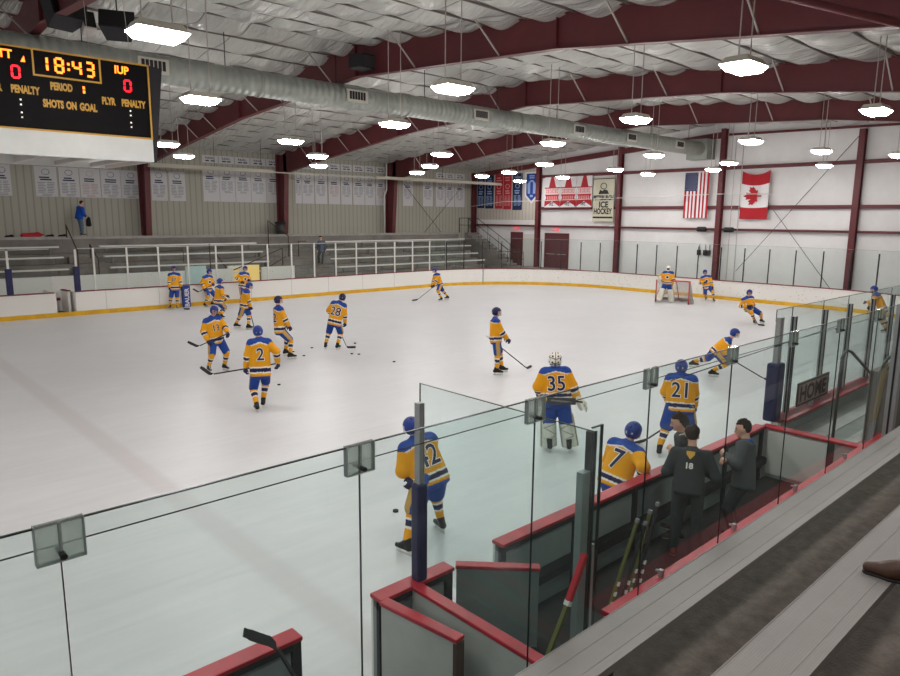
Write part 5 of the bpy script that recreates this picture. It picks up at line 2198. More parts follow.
# lamps of the half of the hall that the photograph leaves out, plus unseen fill lamps added over the near stand
UNSEEN_LAMPS = [(x, y) for x in (-6.5, -0.5) for y in (5.8, 10.8, 16.1, 22.4, 27.6, 32.2)] + [(-3.0, 0.6), (2.2, 0.6), (7.4, 0.3), (12.5, 0.0)]
for x, y in UNSEEN_LAMPS:
    if True:
        L = bpy.data.lights.new('unseen_lamp', 'AREA')
        L.shape = 'RECTANGLE'
        L.size, L.size_y = 0.85, 0.56
        L.energy = 72 if y > 2 else 85
        L.color = (1.0, 0.98, 0.95)
        o = bpy.data.objects.new('unseen_lamp', L)
        o.location = (x, y, 7.05)
        COL.objects.link(o)
PEOPLE = {
 'p17': {'loc': [13.05, 34.26, 0.0], 'az': 244.1, 'pel': [-0.114, -0.01, 0.934], 'neck': [-0.113, -0.01, 1.737], 'head': [-0.128, 0.029, 1.946], 'hands': [[-0.435, 0.113, 0.979], [0.126, 0.111, 0.966]], 's': 1.0, 'feet': [[-0.169, 0.04, 0.0], [0.169, -0.04, 0.0]], 'stick': [[-0.443, 0.112, 1.3], [-0.479, 0.259, -0.096], [-0.608, 0.298, -0.17]]},
 'ptalk': {'loc': [14.91, 34.41, 0.0], 'az': -73.4, 'pel': [0.001, -0.001, 0.753], 'neck': [-0.006, 0.005, 1.531], 'head': [-0.05, 0.094, 1.716], 'hands': [[-0.151, 0.257, 1.095], [0.316, 0.062, 0.895]], 's': 1.0, 'feet': [[-0.245, -0.016, 0.0], [0.245, 0.016, 0.0]], 'stick': [[-0.319, 0.268, 1.175], [0.599, 0.02, 0.774], [0.687, -0.054, 0.853]]},
 'p1': {'loc': [13.09, 29.16, 0.0], 'az': 5.8, 'pel': [-0.008, -0.014, 0.67], 'neck': [-0.024, 0.098, 1.42], 'head': [-0.046, 0.141, 1.623], 'hands': [[0.042, 0.372, 0.958], [0.223, 0.186, 0.877]], 's': 1.0, 'feet': [[0.156, 0.004, 0.0], [-0.156, -0.004, 0.0]]},
 'pdoor': {'loc': [16.21, 33.11, 0.0], 'az': -86.1, 'pel': [0.02, -0.012, 0.839], 'neck': [-0.076, 0.044, 1.624], 'head': [-0.1, 0.104, 1.825], 'hands': [[-0.172, 0.33, 1.23], [0.193, 0.12, 1.176]], 's': 1.0, 'feet': [[-0.113, 0.103, 0.0], [0.113, -0.103, 0.0]]},
 'pstride': {'loc': [12.54, 25.86, 0.0], 'az': -30.9, 'pel': [-0.008, 0.095, 0.859], 'neck': [-0.022, 0.25, 1.57], 'head': [0.01, 0.343, 1.733], 'hands': [[-0.131, 0.354, 0.688], [0.066, 0.394, 0.774]], 's': 1.0, 'feet': [[0.153, 0.26, 0.0], [-0.153, -0.26, 0.0]], 'stick': [[-0.024, 0.276, 0.966], [0.059, 0.478, 0.041], [0.1, 0.576, 0.004]]},
 'p13': {'loc': [8.46, 19.18, 0.0], 'az': -88.8, 'pel': [-0.024, 0.011, 0.836], 'neck': [0.059, -0.028, 1.587], 'head': [0.013, 0.038, 1.782], 'hands': [[-0.217, 0.377, 1.142], [0.307, 0.133, 0.936]], 's': 1.0, 'feet': [[-0.224, 0.04, 0.0], [0.224, -0.04, 0.0]], 'stick': [[-0.298, 0.415, 1.182], [0.567, 0.067, 0.813], [0.673, 0.017, 0.877]], 'num': '13'},
 'p2': {'loc': [7.46, 14.63, 0.0], 'az': 66.0, 'pel': [0.038, -0.002, 0.802], 'neck': [0.05, 0.148, 1.644], 'head': [0.029, 0.189, 1.816], 'hands': [[-0.288, 0.135, 0.973], [0.469, 0.096, 1.058]], 's': 1.0, 'feet': [[-0.084, -0.18, 0.0], [0.084, 0.18, 0.0]], 'stick': [[0.497, 0.074, 1.07], [-1.059, 0.256, 0.853], [-1.228, 0.315, 0.982]], 'num': '2'},
 'p12': {'loc': [11.07, 19.65, 0.0], 'az': -9.4, 'pel': [-0.078, -0.213, 0.8], 'neck': [-0.183, -0.21, 1.627], 'head': [-0.218, -0.19, 1.832], 'hands': [[-0.217, 0.134, 0.948], [0.166, 0.019, 0.99]], 's': 1.0, 'feet': [[-0.31, 0.035, 0.0], [0.31, -0.035, 0.0]], 'num': '12'},
 'p28': {'loc': [12.89, 19.91, 0.0], 'az': 37.1, 'pel': [0.087, 0.032, 0.841], 'neck': [0.248, 0.186, 1.601], 'head': [0.327, 0.257, 1.757], 'hands': [[-0.1, 0.336, 1.068], [0.419, 0.259, 0.784]], 's': 1.0, 'feet': [[-0.214, -0.001, 0.0], [0.214, 0.001, 0.0]], 'stick': [[-0.113, 0.331, 1.243], [0.459, 0.274, -0.139], [0.572, 0.314, -0.167]], 'num': '28'},
 'pmid': {'loc': [14.47, 13.5, 0.0], 'az': -35.0, 'pel': [-0.024, -0.113, 0.945], 'neck': [-0.13, -0.129, 1.612], 'head': [-0.162, -0.088, 1.797], 'hands': [[-0.167, 0.175, 1.042], [0.143, 0.19, 1.052]], 's': 1.0, 'feet': [[-0.09, 0.102, 0.0], [0.09, -0.102, 0.0]]},
 'pfar': {'loc': [25.45, 27.95, 0.0], 'az': 172.7, 'pel': [0.15, 0.215, 0.795], 'neck': [0.271, 0.388, 1.449], 'head': [0.289, 0.482, 1.637], 'hands': [[0.064, 0.702, 0.827], [0.266, 0.729, 0.663]], 's': 1.0, 'feet': [[-0.093, 0.296, 0.0], [0.093, -0.296, 0.0]], 'stick': [[-0.044, 0.547, 0.937], [0.603, 1.384, 0.073], [0.728, 1.563, -0.005]]},
 'goalienet': {'loc': [34.27, 19.69, 0.0], 'az': 201.9, 'pel': [-0.049, -0.007, 0.94], 'neck': [-0.061, -0.009, 1.687], 'head': [-0.072, 0.03, 1.868], 'hands': [[-0.443, 0.14, 0.999], [0.345, 0.25, 1.297]], 's': 1.0, 'feet': [[-0.283, -0.156, 0.0], [0.283, 0.156, 0.0]], 'goalie': 1},
 'pback': {'loc': [36.84, 18.43, 0.0], 'az': -145.4, 'pel': [0.177, -0.025, 0.702], 'neck': [0.307, -0.043, 1.4], 'head': [0.356, -0.01, 1.602], 'hands': [[-0.068, 0.212, 0.821], [0.402, 0.247, 1.016]], 's': 1.0, 'feet': [[-0.175, 0.309, 0.0], [0.175, -0.309, 0.0]]},
 'plean': {'loc': [30.43, 12.93, 0.0], 'az': -127.0, 'pel': [0.33, -0.191, 0.575], 'neck': [0.445, -0.257, 1.148], 'head': [0.407, -0.189, 1.346], 'hands': [[0.415, 0.107, 0.782], [0.569, 0.018, 0.741]], 's': 1.0, 'feet': [[-0.281, -0.217, 0.0], [0.281, 0.217, 0.0]], 'stick': [[0.633, -0.019, 0.921], [0.245, 0.436, -0.116], [0.179, 0.532, -0.189]]},
 'pchase': {'loc': [19.09, 9.64, 0.0], 'az': -58.2, 'pel': [0.026, 0.293, 0.632], 'neck': [0.0, 0.689, 1.064], 'head': [-0.028, 0.826, 1.247], 'hands': [[-0.052, 0.549, 0.618], [0.161, 0.689, 0.46]], 's': 1.0, 'feet': [[-0.3, -0.255, 0.0], [0.3, 0.255, 0.0]], 'stick': [[-0.061, 0.45, 0.67], [0.347, 1.672, -0.111], [0.361, 1.829, -0.125]]},
 'p21': {'loc': [11.89, 6.45, 0.0], 'az': 20.4, 'pel': [0.055, 0.008, 0.895], 'neck': [0.028, 0.145, 1.563], 'head': [0.008, 0.183, 1.708], 'hands': [[-0.232, 0.371, 0.949], [0.279, 0.342, 0.902]], 's': 1.0, 'feet': [[-0.25, -0.168, 0.0], [0.25, 0.168, 0.0]], 'stick': [[0.317, 0.348, 0.926], [-0.62, 0.418, 0.094], [-0.733, 0.402, 0.038]], 'num': '21'},
 'goalie35': {'loc': [10.4, 8.06, 0.0], 'az': 42.8, 'pel': [-0.081, 0.007, 0.936], 'neck': [-0.125, 0.161, 1.625], 'head': [-0.123, 0.202, 1.779], 'hands': [[-0.395, 0.235, 1.007], [0.363, 0.018, 0.967]], 's': 1.0, 'feet': [[-0.195, 0.01, 0.0], [0.195, -0.01, 0.0]], 'num': '35', 'goalie': 1},
 'p24': {'loc': [5.91, 6.88, 0.0], 'az': 87.4, 'pel': [0.092, -0.072, 0.871], 'neck': [0.022, 0.224, 1.457], 'head': [0.004, 0.288, 1.611], 'hands': [[-0.061, 0.301, 0.897], [-0.191, 0.023, 0.942]], 's': 1.0, 'feet': [[-0.424, -0.145, 0.0], [0.424, 0.145, 0.0]], 'num': '42'},
 'p7': {'loc': [8.09, 5.2, 0.0], 'az': 7.7, 'pel': [-0.079, -0.037, 0.76], 'neck': [0.012, 0.215, 1.339], 'head': [0.05, 0.277, 1.51], 'hands': [[-0.175, 0.47, 0.83], [0.32, 0.061, 0.88]], 's': 1.0, 'num': '7'},
 'pright': {'loc': [32.3, 8.43, 0.0], 'az': 119.6, 'pel': [0.051, 0.191, 0.844], 'neck': [0.142, 0.531, 1.563], 'head': [0.122, 0.61, 1.731], 'hands': [[0.117, 0.824, 1.159], [0.001, 0.777, 0.967]], 's': 1.0, 'feet': [[-0.251, 0.125, 0.0], [0.251, -0.125, 0.0]]},
 'staffA': {'loc': [8.09, 4.3, 0.25], 'az': 123.0, 'pel': [-0.011, -0.129, 0.948], 'neck': [-0.002, -0.017, 1.546], 'head': [-0.036, 0.042, 1.666], 'hands': [[0.108, 0.092, 1.214], [-0.096, 0.054, 1.205]], 's': 0.97},
 'staffB': {'loc': [7.79, 4.0, 0.25], 'az': 22.2, 'pel': [0.002, 0.0, 0.883], 'neck': [-0.002, 0.17, 1.426], 'head': [-0.012, 0.21, 1.558], 'hands': [[-0.099, 0.292, 0.976], [0.128, 0.312, 1.035]], 's': 0.98},
 'staffC': {'loc': [8.72, 3.75, 0.25], 'az': 111.3, 'pel': [0.001, -0.031, 0.781], 'neck': [0.181, -0.012, 1.378], 'head': [0.219, 0.036, 1.498], 'hands': [[0.041, 0.257, 1.135], [-0.158, 0.216, 1.136]], 's': 0.96},
 'man': {'loc': [10.73, 40.0, 3.33], 'az': 15.0, 'pel': [-0.052, -0.089, 0.943], 'neck': [0.006, 0.01, 1.57], 'head': [0.002, 0.084, 1.724], 'hands': [[0.05, 0.287, 1.023], [0.198, 0.142, 0.972]], 's': 1.0},
 'spec': {'loc': [23.8, 37.8, 1.52], 'az': 227.8, 'pel': [-0.096, -0.017, 0.757], 'neck': [-0.051, -0.009, 1.476], 'head': [-0.031, 0.035, 1.632], 'hands': [[-0.366, 0.088, 0.765], [0.182, 0.184, 0.765]], 's': 0.95},
}

# ---------------------------------------------------------------- near benches
def bench_board(x0, x1, label, ledge=True):
    """ice-side bench wall: white outside, framed grey inside, red cap"""
    xc = (x0 + x1) / 2
    r = empty('bench_boards', (xc, 4.70, 0.0), 0, label, 'boards')
    L = (x1 - x0) / 2
    m = MB()
    m.box(-L, L, 0.03, 0.06, 0.0, 1.06)
    m.build('outer_panel', M['board'], r)
    m = MB()
    m.box(-L, L, 0.06, 0.075, 0.0, 0.2)
    m.build('kick_plate', M['yellow'], r)
    m = MB()
    m.box(-L, L, -0.02, 0.03, 0.12, 1.0)
    m.build('inner_panel', M['inner'], r)
    n = max(2, int(round(2 * L / 1.2)) + 1)
    m = MB()
    for k in range(n):
        x = -L + 0.04 + (2 * L - 0.08) * k / (n - 1)
        m.box(x - 0.04, x + 0.04, -0.06, -0.02, 0.0, 1.06)
    m.box(-L, L, -0.055, -0.02, 0.98, 1.06)
    m.build('frame_bars', M['wire'], r)
    if ledge:
        m = MB()
        m.box(-L, L, -0.16, -0.02, 0.46, 0.56)
        m.build('step_ledge', M['dark'], r)
    m = MB()
    m.box(-L, L, -0.09, 0.08, 1.06, 1.10)
    m.build('cap_rail', M['red'], r, bevel=0.008)
    return r


bench_board(-3.0, 2.65, 'red-capped bench boards at the bottom left edge, a black stick blade over them')
bench_board(3.45, 4.36, 'short red-capped boards at the foot of the near blue padded post', ledge=False)
bench_board(5.06, 11.52, 'long red-capped boards of the home bench that the number 7 player leans on')


def wall_piece(name, x0, y0, x1, y1, h, t, label, cat, cap='red', z0=0.0, face='benchwall', capover=0.014):
    p, q = Vector((x0, y0, 0)), Vector((x1, y1, 0))
    d = q - p
    r = empty(name, (x0, y0, 0), math.atan2(d.y, d.x), label, cat)
    L = d.length
    m = MB()
    m.box(0, L, -t / 2, t / 2, z0, h - 0.04)
    m.build('panel', M[face], r)
    m = MB()
    m.box(-0.01, L + 0.01, -t / 2 - capover, t / 2 + capover, h - 0.04, h)
    m.build('cap_rail', M[cap], r, bevel=0.008)
    return r, L


g, L = wall_piece('gate', 3.48, 4.60, 3.60, 3.74, 1.10, 0.08, 'open white gate with a red cap swung in, left of the divider', 'gate', z0=0.12)
m = MB()
m.box(L - 0.03, L + 0.01, -0.05, 0.05, 0.1, 1.05)
m.build('edge_strip', M['brown'], g)
m = MB()
m.box(L - 0.02, L + 0.14, 0.04, 0.09, 0.62, 0.68)
m.build('latch', M['wire'], g)
wall_piece('divider_wall', 3.87, 4.62, 3.87, 2.80, 1.10, 0.09, 'white divider wall with a red cap running towards the stand from the near blue post', 'wall')
g, L = wall_piece('gate', 4.43, 4.66, 5.0, 4.07, 1.10, 0.08, 'open red-capped gate standing before the home bench boards, right of the blue post', 'gate', z0=0.12, face='inner')
m = MB()
m.box(-0.02, 0.06, -0.06, 0.06, 0.3, 0.42)
m.build('hinge', M['wire'], g)

# blue padded post and the divider glass
r = empty('padded_post', (3.96, 4.68, 1.08), 0, 'tall near post with a dark blue pad, the bent number 42 player behind it', 'post')
m = MB()
m.box(-0.022, 0.022, -0.028, 0.028, 0.0, 1.75)
m.box(-0.03, -0.022, -0.036, 0.036, 0.0, 1.75)
m.box(0.022, 0.03, -0.036, 0.036, 0.0, 1.75)
m.build('post_bar', M['steel'], r)
m = MB()
m.box(-0.06, 0.06, -0.06, 0.06, 0.0, 0.98)
m.build('pad', M['navy'], r, bevel=0.025)
r = empty('divider_glass', (4.07, 3.75, 1.12), 0, 'clear glass pane on the white divider wall, between the blue post and the grey post', 'glass panel')
m = MB()
m.box(-0.006, 0.006, -0.92, 1.05, 0.0, 1.85)
m.build('pane', M['glass'], r)
m = MB()
m.box(-0.007, 0.007, -0.92, 1.05, 1.85, 1.856)
m.box(-0.007, 0.007, 1.05, 1.054, 0.0, 1.856)
m.box(-0.008, 0.008, -0.93, -0.92, 0.0, 1.862)
m.build('edge_line', M['edge'], r)
r = empty('glass_post', (4.19, 2.96, 0.0), 0, 'grey steel channel post behind the leaning red-taped stick', 'post')
m = MB()
m.box(-0.11, -0.02, -0.03, 0.03, 0.2, 2.62)
m.build('channel', M['steel'], r)
m = MB()
m.box(-0.015, 0.025, -0.03, 0.03, 0.2, 2.92)
m.build('dark_strip', M['wire'], r)
m = MB()
m.box(0.03, 0.08, -0.03, 0.03, 0.2, 2.0)
m.build('side_channel', M['steel'], r)
r = empty('divider_glass', (4.50, 2.96, 1.10), 0, 'narrow clear glass strip just right of the grey channel post', 'glass panel')
m = MB()
m.box(-0.29, -0.17, -0.006, 0.006, 0.0, 1.84)
m.build('pane', M['glass'], r)
m = MB()
m.box(-0.17, -0.155, -0.01, 0.01, 0.0, 1.85)
m.box(-0.29, -0.17, -0.008, 0.008, 1.84, 1.85)
m.build('edge_line', M['edge'], r)

# tall back glass in front of the stand
joints = [0.575 + 1.357 * k for k in range(-1, 9)]
zg0, zg1 = 1.50, 3.37
GY = 2.75
n = 0
gb = [1.0, 1.0, 1.0, 1.0] + [1.50] * 5
where = ['at the bottom left corner, left of the first clip', 'between the first and second clips from the left', 'between the second and third clips, over the near gates',
         'between the third and fourth clips, before number 7', 'between the fourth and fifth clips, before the bench people',
         'between the fifth and sixth clips', 'between the sixth and seventh clips, before the HOME sign', 'between the seventh clip and the steel post', 'right of the steel post by the stair rails']
for k in range(9):
    a, b = joints[k], joints[k + 1]
    zg0 = gb[k]
    r = empty('back_glass', ((a + b) / 2, GY, zg0), 0, 'tall back glass ' + where[k], 'glass panel', 'back glass panels')
    m = MB()
    w = (b - a) / 2 - 0.004
    m.box(-w, w, -0.006, 0.006, 0, zg1 - zg0)
    m.build('pane', M['glass'], r)
    m = MB()
    m.box(-w, w, -0.006, 0.006, zg1 - zg0, zg1 - zg0 + 0.006)
    m.build('top_edge', M['edge'], r)
    m = MB()
    m.box(w, w + 0.0035, -0.006, 0.006, 0, zg1 - zg0)
    m.build('side_edge', M['edge'], r)
for k, x in enumerate(joints[1:]):
    r = empty('glass_clip', (x, GY, zg1 - 0.145), 0, 'milky square clip on the top edge of the back glass, %s from the left' % ORD[k], 'clip', 'clips on the back glass')
    m = MB()
    for s in (-1, 1):
        m.box(-0.082, 0.082, s * 0.012 - 0.003, s * 0.012 + 0.003, 0, 0.155)
    m.box(-0.082, 0.082, -0.009, 0.009, 0.147, 0.155)
    m.build('plate', M['clip'], r)
    m = MB()
    for sx in (-1, 1):
        m.box(sx * 0.083 - 0.0015, sx * 0.083 + 0.0015, -0.016, 0.016, 0, 0.156)
    m.box(-0.084, 0.084, -0.016, 0.016, -0.002, 0.001)
    m.box(-0.004, 0.004, -0.017, -0.013, 0.03, 0.155)
    m.build('rim', M['inner'], r)
    m = MB()
    m.tube([(0, -0.05, 0.03), (0, 0.05, 0.03)], 0.012, 10)
    m.build('bolt', M['black'], r)
mb = MB()
mb.tube([(-0.8, GY + 0.03, 3.275), (10.6, GY + 0.03, 3.275)], 0.0035, 6)
tag(mb.build('safety_cable', M['wire'], at=(5, GY + .03, 3.275)), 'thin dark cable running along the back glass just under its top edge', 'cable')
mb = MB()
mb.tube([(5.0, GY + 0.03, 3.22), (8.8, GY + 0.03, 3.3)], 0.004, 6)
for x in (7.02, 7.1):
    mb.tube([(x - 0.02, GY + 0.03, 3.262), (x + 0.02, GY + 0.03, 3.263)], 0.012, 8)
tag(mb.build('safety_cable', M['wire'], at=(6.5, GY + .03, 3.26)), 'second dark cable with two knots, near the home bench', 'cable')
# sill wall carrying the back glass
r = empty('sill_wall', (4.5, GY, 0), 0, 'low wall with a red cap rail under the back glass along the stand', 'wall')
m = MB()
m.box(-0.25, 6.6, -0.22, 0.05, 0.0, 1.45)
m.build('panel', M['benchwall'], r)
m = MB()
m.box(-0.25, 6.6, -0.25, 0.08, 1.45, 1.495)
m.build('cap_rail', M['red'], r, bevel=0.006)
for x in (0.55, 1.9, 3.4, 5.0):
    m = MB()
    m.box(x - 0.02, x + 0.02, 0.015, 0.05, 1.485, 1.56)
    m.tube([(x, 0.03, 1.54), (x, 0.08, 1.54)], 0.012, 8)
    m.build('glass_bracket', M['steel'], r)
# bench floor
mb = MB()
mb.box(-3.0, 11.5, 2.84, 4.55, 0.0, 0.24)
struct(mb.build('floor_bench', M['rubber']))
mb = MB()
mb.box(-8, 4.2, 2.62, 2.8, 0.0, 0.995)
struct(mb.build('wall_bench_back', M['benchwall']))

# right end of the bench: box with the HOME sign
r, L = wall_piece('box_partition', 11.58, 4.66, 11.58, 2.86, 1.10, 0.10, 'white partition with a red cap at the right end of the home bench', 'wall', capover=0.05)
m = MB()
m.box(0.10, 1.02, -0.09, -0.052, 0.3, 1.03)
m.build('door_panel', M['board'], r)
m = MB()
m.box(1.03, 1.12, -0.07, -0.052, 0.24, 1.05)
m.build('dark_gap', M['railgrey'], r)
m = MB()
m.box(1.42, 1.5, -0.09, -0.052, 0.86, 0.95)
m.build('latch', M['steel'], r)
r = empty('padded_post', (11.98, 4.72, 1.08), 0, 'near post with a dark blue pad at the right end of the home bench', 'post')
m = MB()
m.box(-0.07, 0.07, -0.04, 0.04, 0.0, 1.8)
m.build('post_bar', M['steel'], r)
m = MB()
m.box(-0.14, 0.14, -0.11, 0.11, 0.0, 1.02)
m.build('pad', M['navy'], r, bevel=0.04)
mb = MB()
mb.box(11.65, 22.0, 2.9, 4.6, 0.0, 0.80)
struct(mb.build('floor_home_box', M['boxfloor']))
mb = MB()
mb.box(12.1, 22.0, 4.58, 4.70, 0.8, 1.06)
struct(mb.build('wall_box_inner', M['inner']))
mb = MB()
mb.box(12.1, 22.0, 4.50, 4.80, 1.06, 1.10)
tag(mb.build('ice_side_rail', M['red'], at=(17, 4.65, 1.06)), 'red cap rail beneath the HOME sign, along the ice', 'rail')
for y0, y1 in ((4.05, 4.3), (3.55, 3.75)):
    mb = MB()
    mb.box(12.3, 19.0, y0, y1, 0.80, 0.815)
    struct(mb.build('trim_floor_strip', M['benchwall'], at=(15, y0, 0.8)))
px = [12.63, 14.1, 15.46, 16.9, 18.3, 19.7]
for k, x in enumerate(px):
    r = empty('glass_post', (x, 4.74, 1.10), 0, 'steel post, %s to the right of the second blue padded near post' % ORD[k], 'post', 'steel posts right of the home bench')
    m = MB()
    m.box(-0.05, 0.05, -0.04, 0.04, 0, 1.74)
    m.build('post_bar', M['steel'], r)
    m = MB()
    m.box(-0.055, -0.05, -0.014, 0.014, 0, 1.74)
    m.box(-0.012, 0.012, -0.05, -0.04, 0, 1.74)
    m.build('dark_strip', M['wire'], r)
px2 = [11.96] + px
for k, (a, b) in enumerate(zip(px2[:-1], px2[1:])):
    r = empty('side_glass', ((a + b) / 2, 4.78, 1.10), 0, 'side glass, %s to the right of the second blue padded near post' % ORD[k], 'glass panel', 'ice-side glass panels right of the bench')
    w = (b - a) / 2 - 0.004
    m = MB()
    m.box(-w, w, -0.006, 0.006, 0, 1.9)
    m.build('pane', M['glass'], r)
    m = MB()
    m.box(-w, w, -0.007, 0.007, 1.9, 1.908)
    m.box(-w - 0.004, -w, -0.007, 0.007, 1.7, 1.908)
    m.build('edge_line', M['edge'], r)
# HOME sign
r = empty('home_sign', (13.43, 4.60, 1.10), 0, 'brown HOME sign with dark letters standing on the red rail by the ice', 'sign')
m = MB()
m.box(-0.72, 0.72, -0.015, 0.015, 0.13, 0.53)
m.build('board', M['signwood'], r)
m = MB()
for a, b, c, d in ((-0.74, 0.74, 0.50, 0.545), (-0.74, 0.74, 0.115, 0.15), (-0.74, -0.70, 0.15, 0.50), (0.70, 0.74, 0.15, 0.50)):
    m.box(a, b, -0.022, 0.0, c, d)
m.build('dark_border', M['signdark'], r)
text_obj('lettering', 'HOME', (0, -0.018, 0.325), (1, 0, 0), (0, 0, 1), 0.40, M['signdark'], r, 0.016, 1.12)
m = MB()
m.box(-0.05, 0.05, -0.02, 0.03, 0.0, 0.13)
m.build('stand', M['steel'], r)
# steel post at the end of the back glass, stair block and rails
r = empty('glass_post', (10.62, 2.62, 1.0), 0, 'wide steel post at the right end of the back glass by the stair rails', 'post')
m = MB()
m.box(-0.06, 0.06, -0.06, 0.06, 0, 2.42)
m.build('post_bar', M['steel'], r)
m = MB()
m.box(-0.066, -0.06, -0.012, 0.012, 0, 2.42)
m.build('dark_strip', M['wire'], r)
mb = MB()
mb.box(12.0, 13.3, 3.0, 3.3, 0.8, 2.2)
struct(mb.build('wall_stair_block', M['concrete']))
rail('handrail', [[(11.9, 3.7, 0.82), (11.95, 3.7, 2.35), (12.05, 3.68, 2.46), (12.2, 3.65, 2.42), (13.0, 3.5, 1.9), (13.05, 3.5, 1.5)]], 0.024, 'railgrey', 'bent steel handrail with a sloping arm, seen through the back glass', (11.9, 3.7, 0.8))
rail('handrail', [[(11.95, 3.15, 0.82), (11.95, 3.15, 2.2), (12.05, 3.12, 2.38), (13.2, 3.05, 2.6)], [(12.0, 3.13, 2.2), (12.4, 3.1, 2.28)]], 0.024, 'railgrey', 'curved steel handrail at the right edge beside the concrete block', (11.95, 3.15, 0.8))


def bare_stick(label, p, q, shaft, extra=None):
    """stick leaning butt-up; its blade end stands on the bench floor"""
    p, q = Vector(p), Vector(q)
    d = (p - q).normalized()
    r = empty('hockey_stick', q, 0, label, 'hockey stick')
    m = MB()
    m.bar((0, 0, 0), p - q, 0.02, 0.03, up=(0, 1, 0))
    m.build('shaft', M[shaft], r, bevel=0.004)
    m = MB()
    m.bar(p - q - d * 0.035, p - q + d * 0.004, 0.026, 0.036, up=(0, 1, 0))
    m.build('grip_tape', M['shaft_grey'], r, bevel=0.006)
    m = MB()
    for t in (0.52, 0.58, 0.63, 0.68):
        a = (p - q) * t
        m.bar(a - d * 0.018 + Vector((0, -0.013, 0)), a + d * 0.018 + Vector((0, -0.013, 0)), 0.02, 0.02, up=(0, 1, 0))
    m.build('shaft_mark', M['tape'], r)
    if extra:
        m = MB()
        m.bar((p - q) * 0.28, (p - q) * 0.42, 0.026, 0.036, up=(0, 1, 0))
        m.build('lower_band', M[extra], r)
    m = MB()
    m.bar((0, 0, 0.03), (0.28, 0.02, 0.05), 0.012, 0.07)
    m.build('blade', M['shaft'], r)
    return r


bare_stick('dark olive stick, leftmost of the four leaning at the back glass', (4.96, 2.98, 1.98), (4.40, 3.15, 0.26), 'shaft_olive', 'yellow')
bare_stick('black stick with a white butt, second from the left of the leaning four', (5.06, 2.96, 1.93), (4.62, 3.15, 0.26), 'shaft', None)
bare_stick('dark stick with pale shaft marks, third from the left of the leaning four', (5.16, 2.98, 2.0), (4.86, 3.18, 0.26), 'shaft_olive', None)
bare_stick('black stick, rightmost of the four leaning at the back glass', (5.31, 3.0, 2.02), (5.08, 3.2, 0.26), 'shaft', 'tape_red')
# stick with a red taped handle standing at the grey post
P0, P1, P2 = Vector((4.05, 2.86, 2.02)), Vector((3.88, 2.87, 1.69)), Vector((3.10, 2.95, 0.26))
r = empty('hockey_stick', P2, 0, 'stick with a long red taped handle leaning by the grey channel post', 'hockey stick')
m = MB()
m.bar(P1 - P2, (0, 0, 0), 0.024, 0.034, up=(0, 1, 0))
m.build('shaft', M['shaft_olive'], r, bevel=0.004)
m = MB()
m.bar(P0 - P2, P1 - P2, 0.045, 0.05, up=(0, 1, 0))
m.build('grip_tape', M['tape_red'], r, bevel=0.012)
m = MB()
m.bar(P1 - P2 + Vector((0.005, 0, 0.01)), P1 - P2 - (P0 - P1) * 0.08, 0.04, 0.045, up=(0, 1, 0))
m.build('tape_band', M['tape'], r)
m = MB()
m.bar((0, 0, 0.03), (0.28, 0.02, 0.06), 0.012, 0.08)
m.build('blade', M['shaft_grey'], r)
# two tan-taped sticks by the right-hand stair
for k, (a, b) in enumerate((((11.45, 2.98, 2.35), (11.0, 2.98, 0.98)), ((11.66, 3.0, 2.4), (11.22, 3.0, 0.9)))):
    a, b = Vector(a), Vector(b)
    r = empty('hockey_stick', b, 0, 'tan-taped stick leaning behind the glass at the right edge, the %s of two' % ('left' if k == 0 else 'right'), 'hockey stick')
    m = MB()
    m.bar((0, 0, 0), a - b, 0.02, 0.03, up=(0, 1, 0))
    m.build('shaft', M['shaft_grey'], r)
    m = MB()
    m.bar((a - b) * 0.45, (a - b) * 1.002, 0.028, 0.036, up=(0, 1, 0))
    m.build('grip_tape', M['tan'], r)
# black stick blade hooked over the left bench boards
root = stick_at('hockey_stick', [(2.66, 3.9, 0.26), (2.33, 4.50, 1.24), (2.10, 4.53, 1.40)], 'black stick with its blade up over the bench boards at the bottom left', tape='tape', floor=False)

# ---------------------------------------------------------------- near stand
mb = MB()
mb.box(-6, 24, 1.30, 2.12, 0.0, 1.90)
mb.box(-6, 24, 0.45, 1.30, 0.0, 2.22)
mb.box(-6, 24, YN, 0.45, 0.0, 2.55)
struct(mb.build('floor_near_stand', mat('stand floor', '#6a6059', 0.9, noise=(9, 0.3, 0.72), second='#4b433d', bump=(60, 0.5))))
for (y0, y1, z, zf, lab) in ((1.74, 2.01, 2.30, 1.90, 'aluminium bleacher plank next to the back glass, lower of the two in front'), (0.90, 1.18, 2.60, 2.22, 'aluminium bleacher plank at the bottom right corner, a brown shoe on it')):
    r = empty('bleacher_plank', (8, (y0 + y1) / 2, zf), 0, lab, 'bench')
    w = (y1 - y0) / 2
    h = z - zf
    m = MB()
    m.box(-12, 14, -w, w, h - 0.012, h)
    m.box(-12, 14, -w, -w + 0.01, h - 0.045, h - 0.012)
    m.box(-12, 14, w - 0.01, w, h - 0.045, h - 0.012)
    m.box(-12, 14, w * 0.25, w * 0.25 + 0.004, h, h + 0.0015)
    m.box(-12, 14, -w * 0.6, -w * 0.6 + 0.004, h, h + 0.0015)
    m.box(-12, 14, w - 0.006, w, h, h + 0.0025)
    m.build('seat', M['plank'], r)
    for x in (-7, -5.2, 1.0, 3.0, 6.0):
        m = MB()
        m.box(x - 0.03, x + 0.03, -w + 0.05, w - 0.05, 0.0, h - 0.012)
        m.build('leg', M['wire'], r)
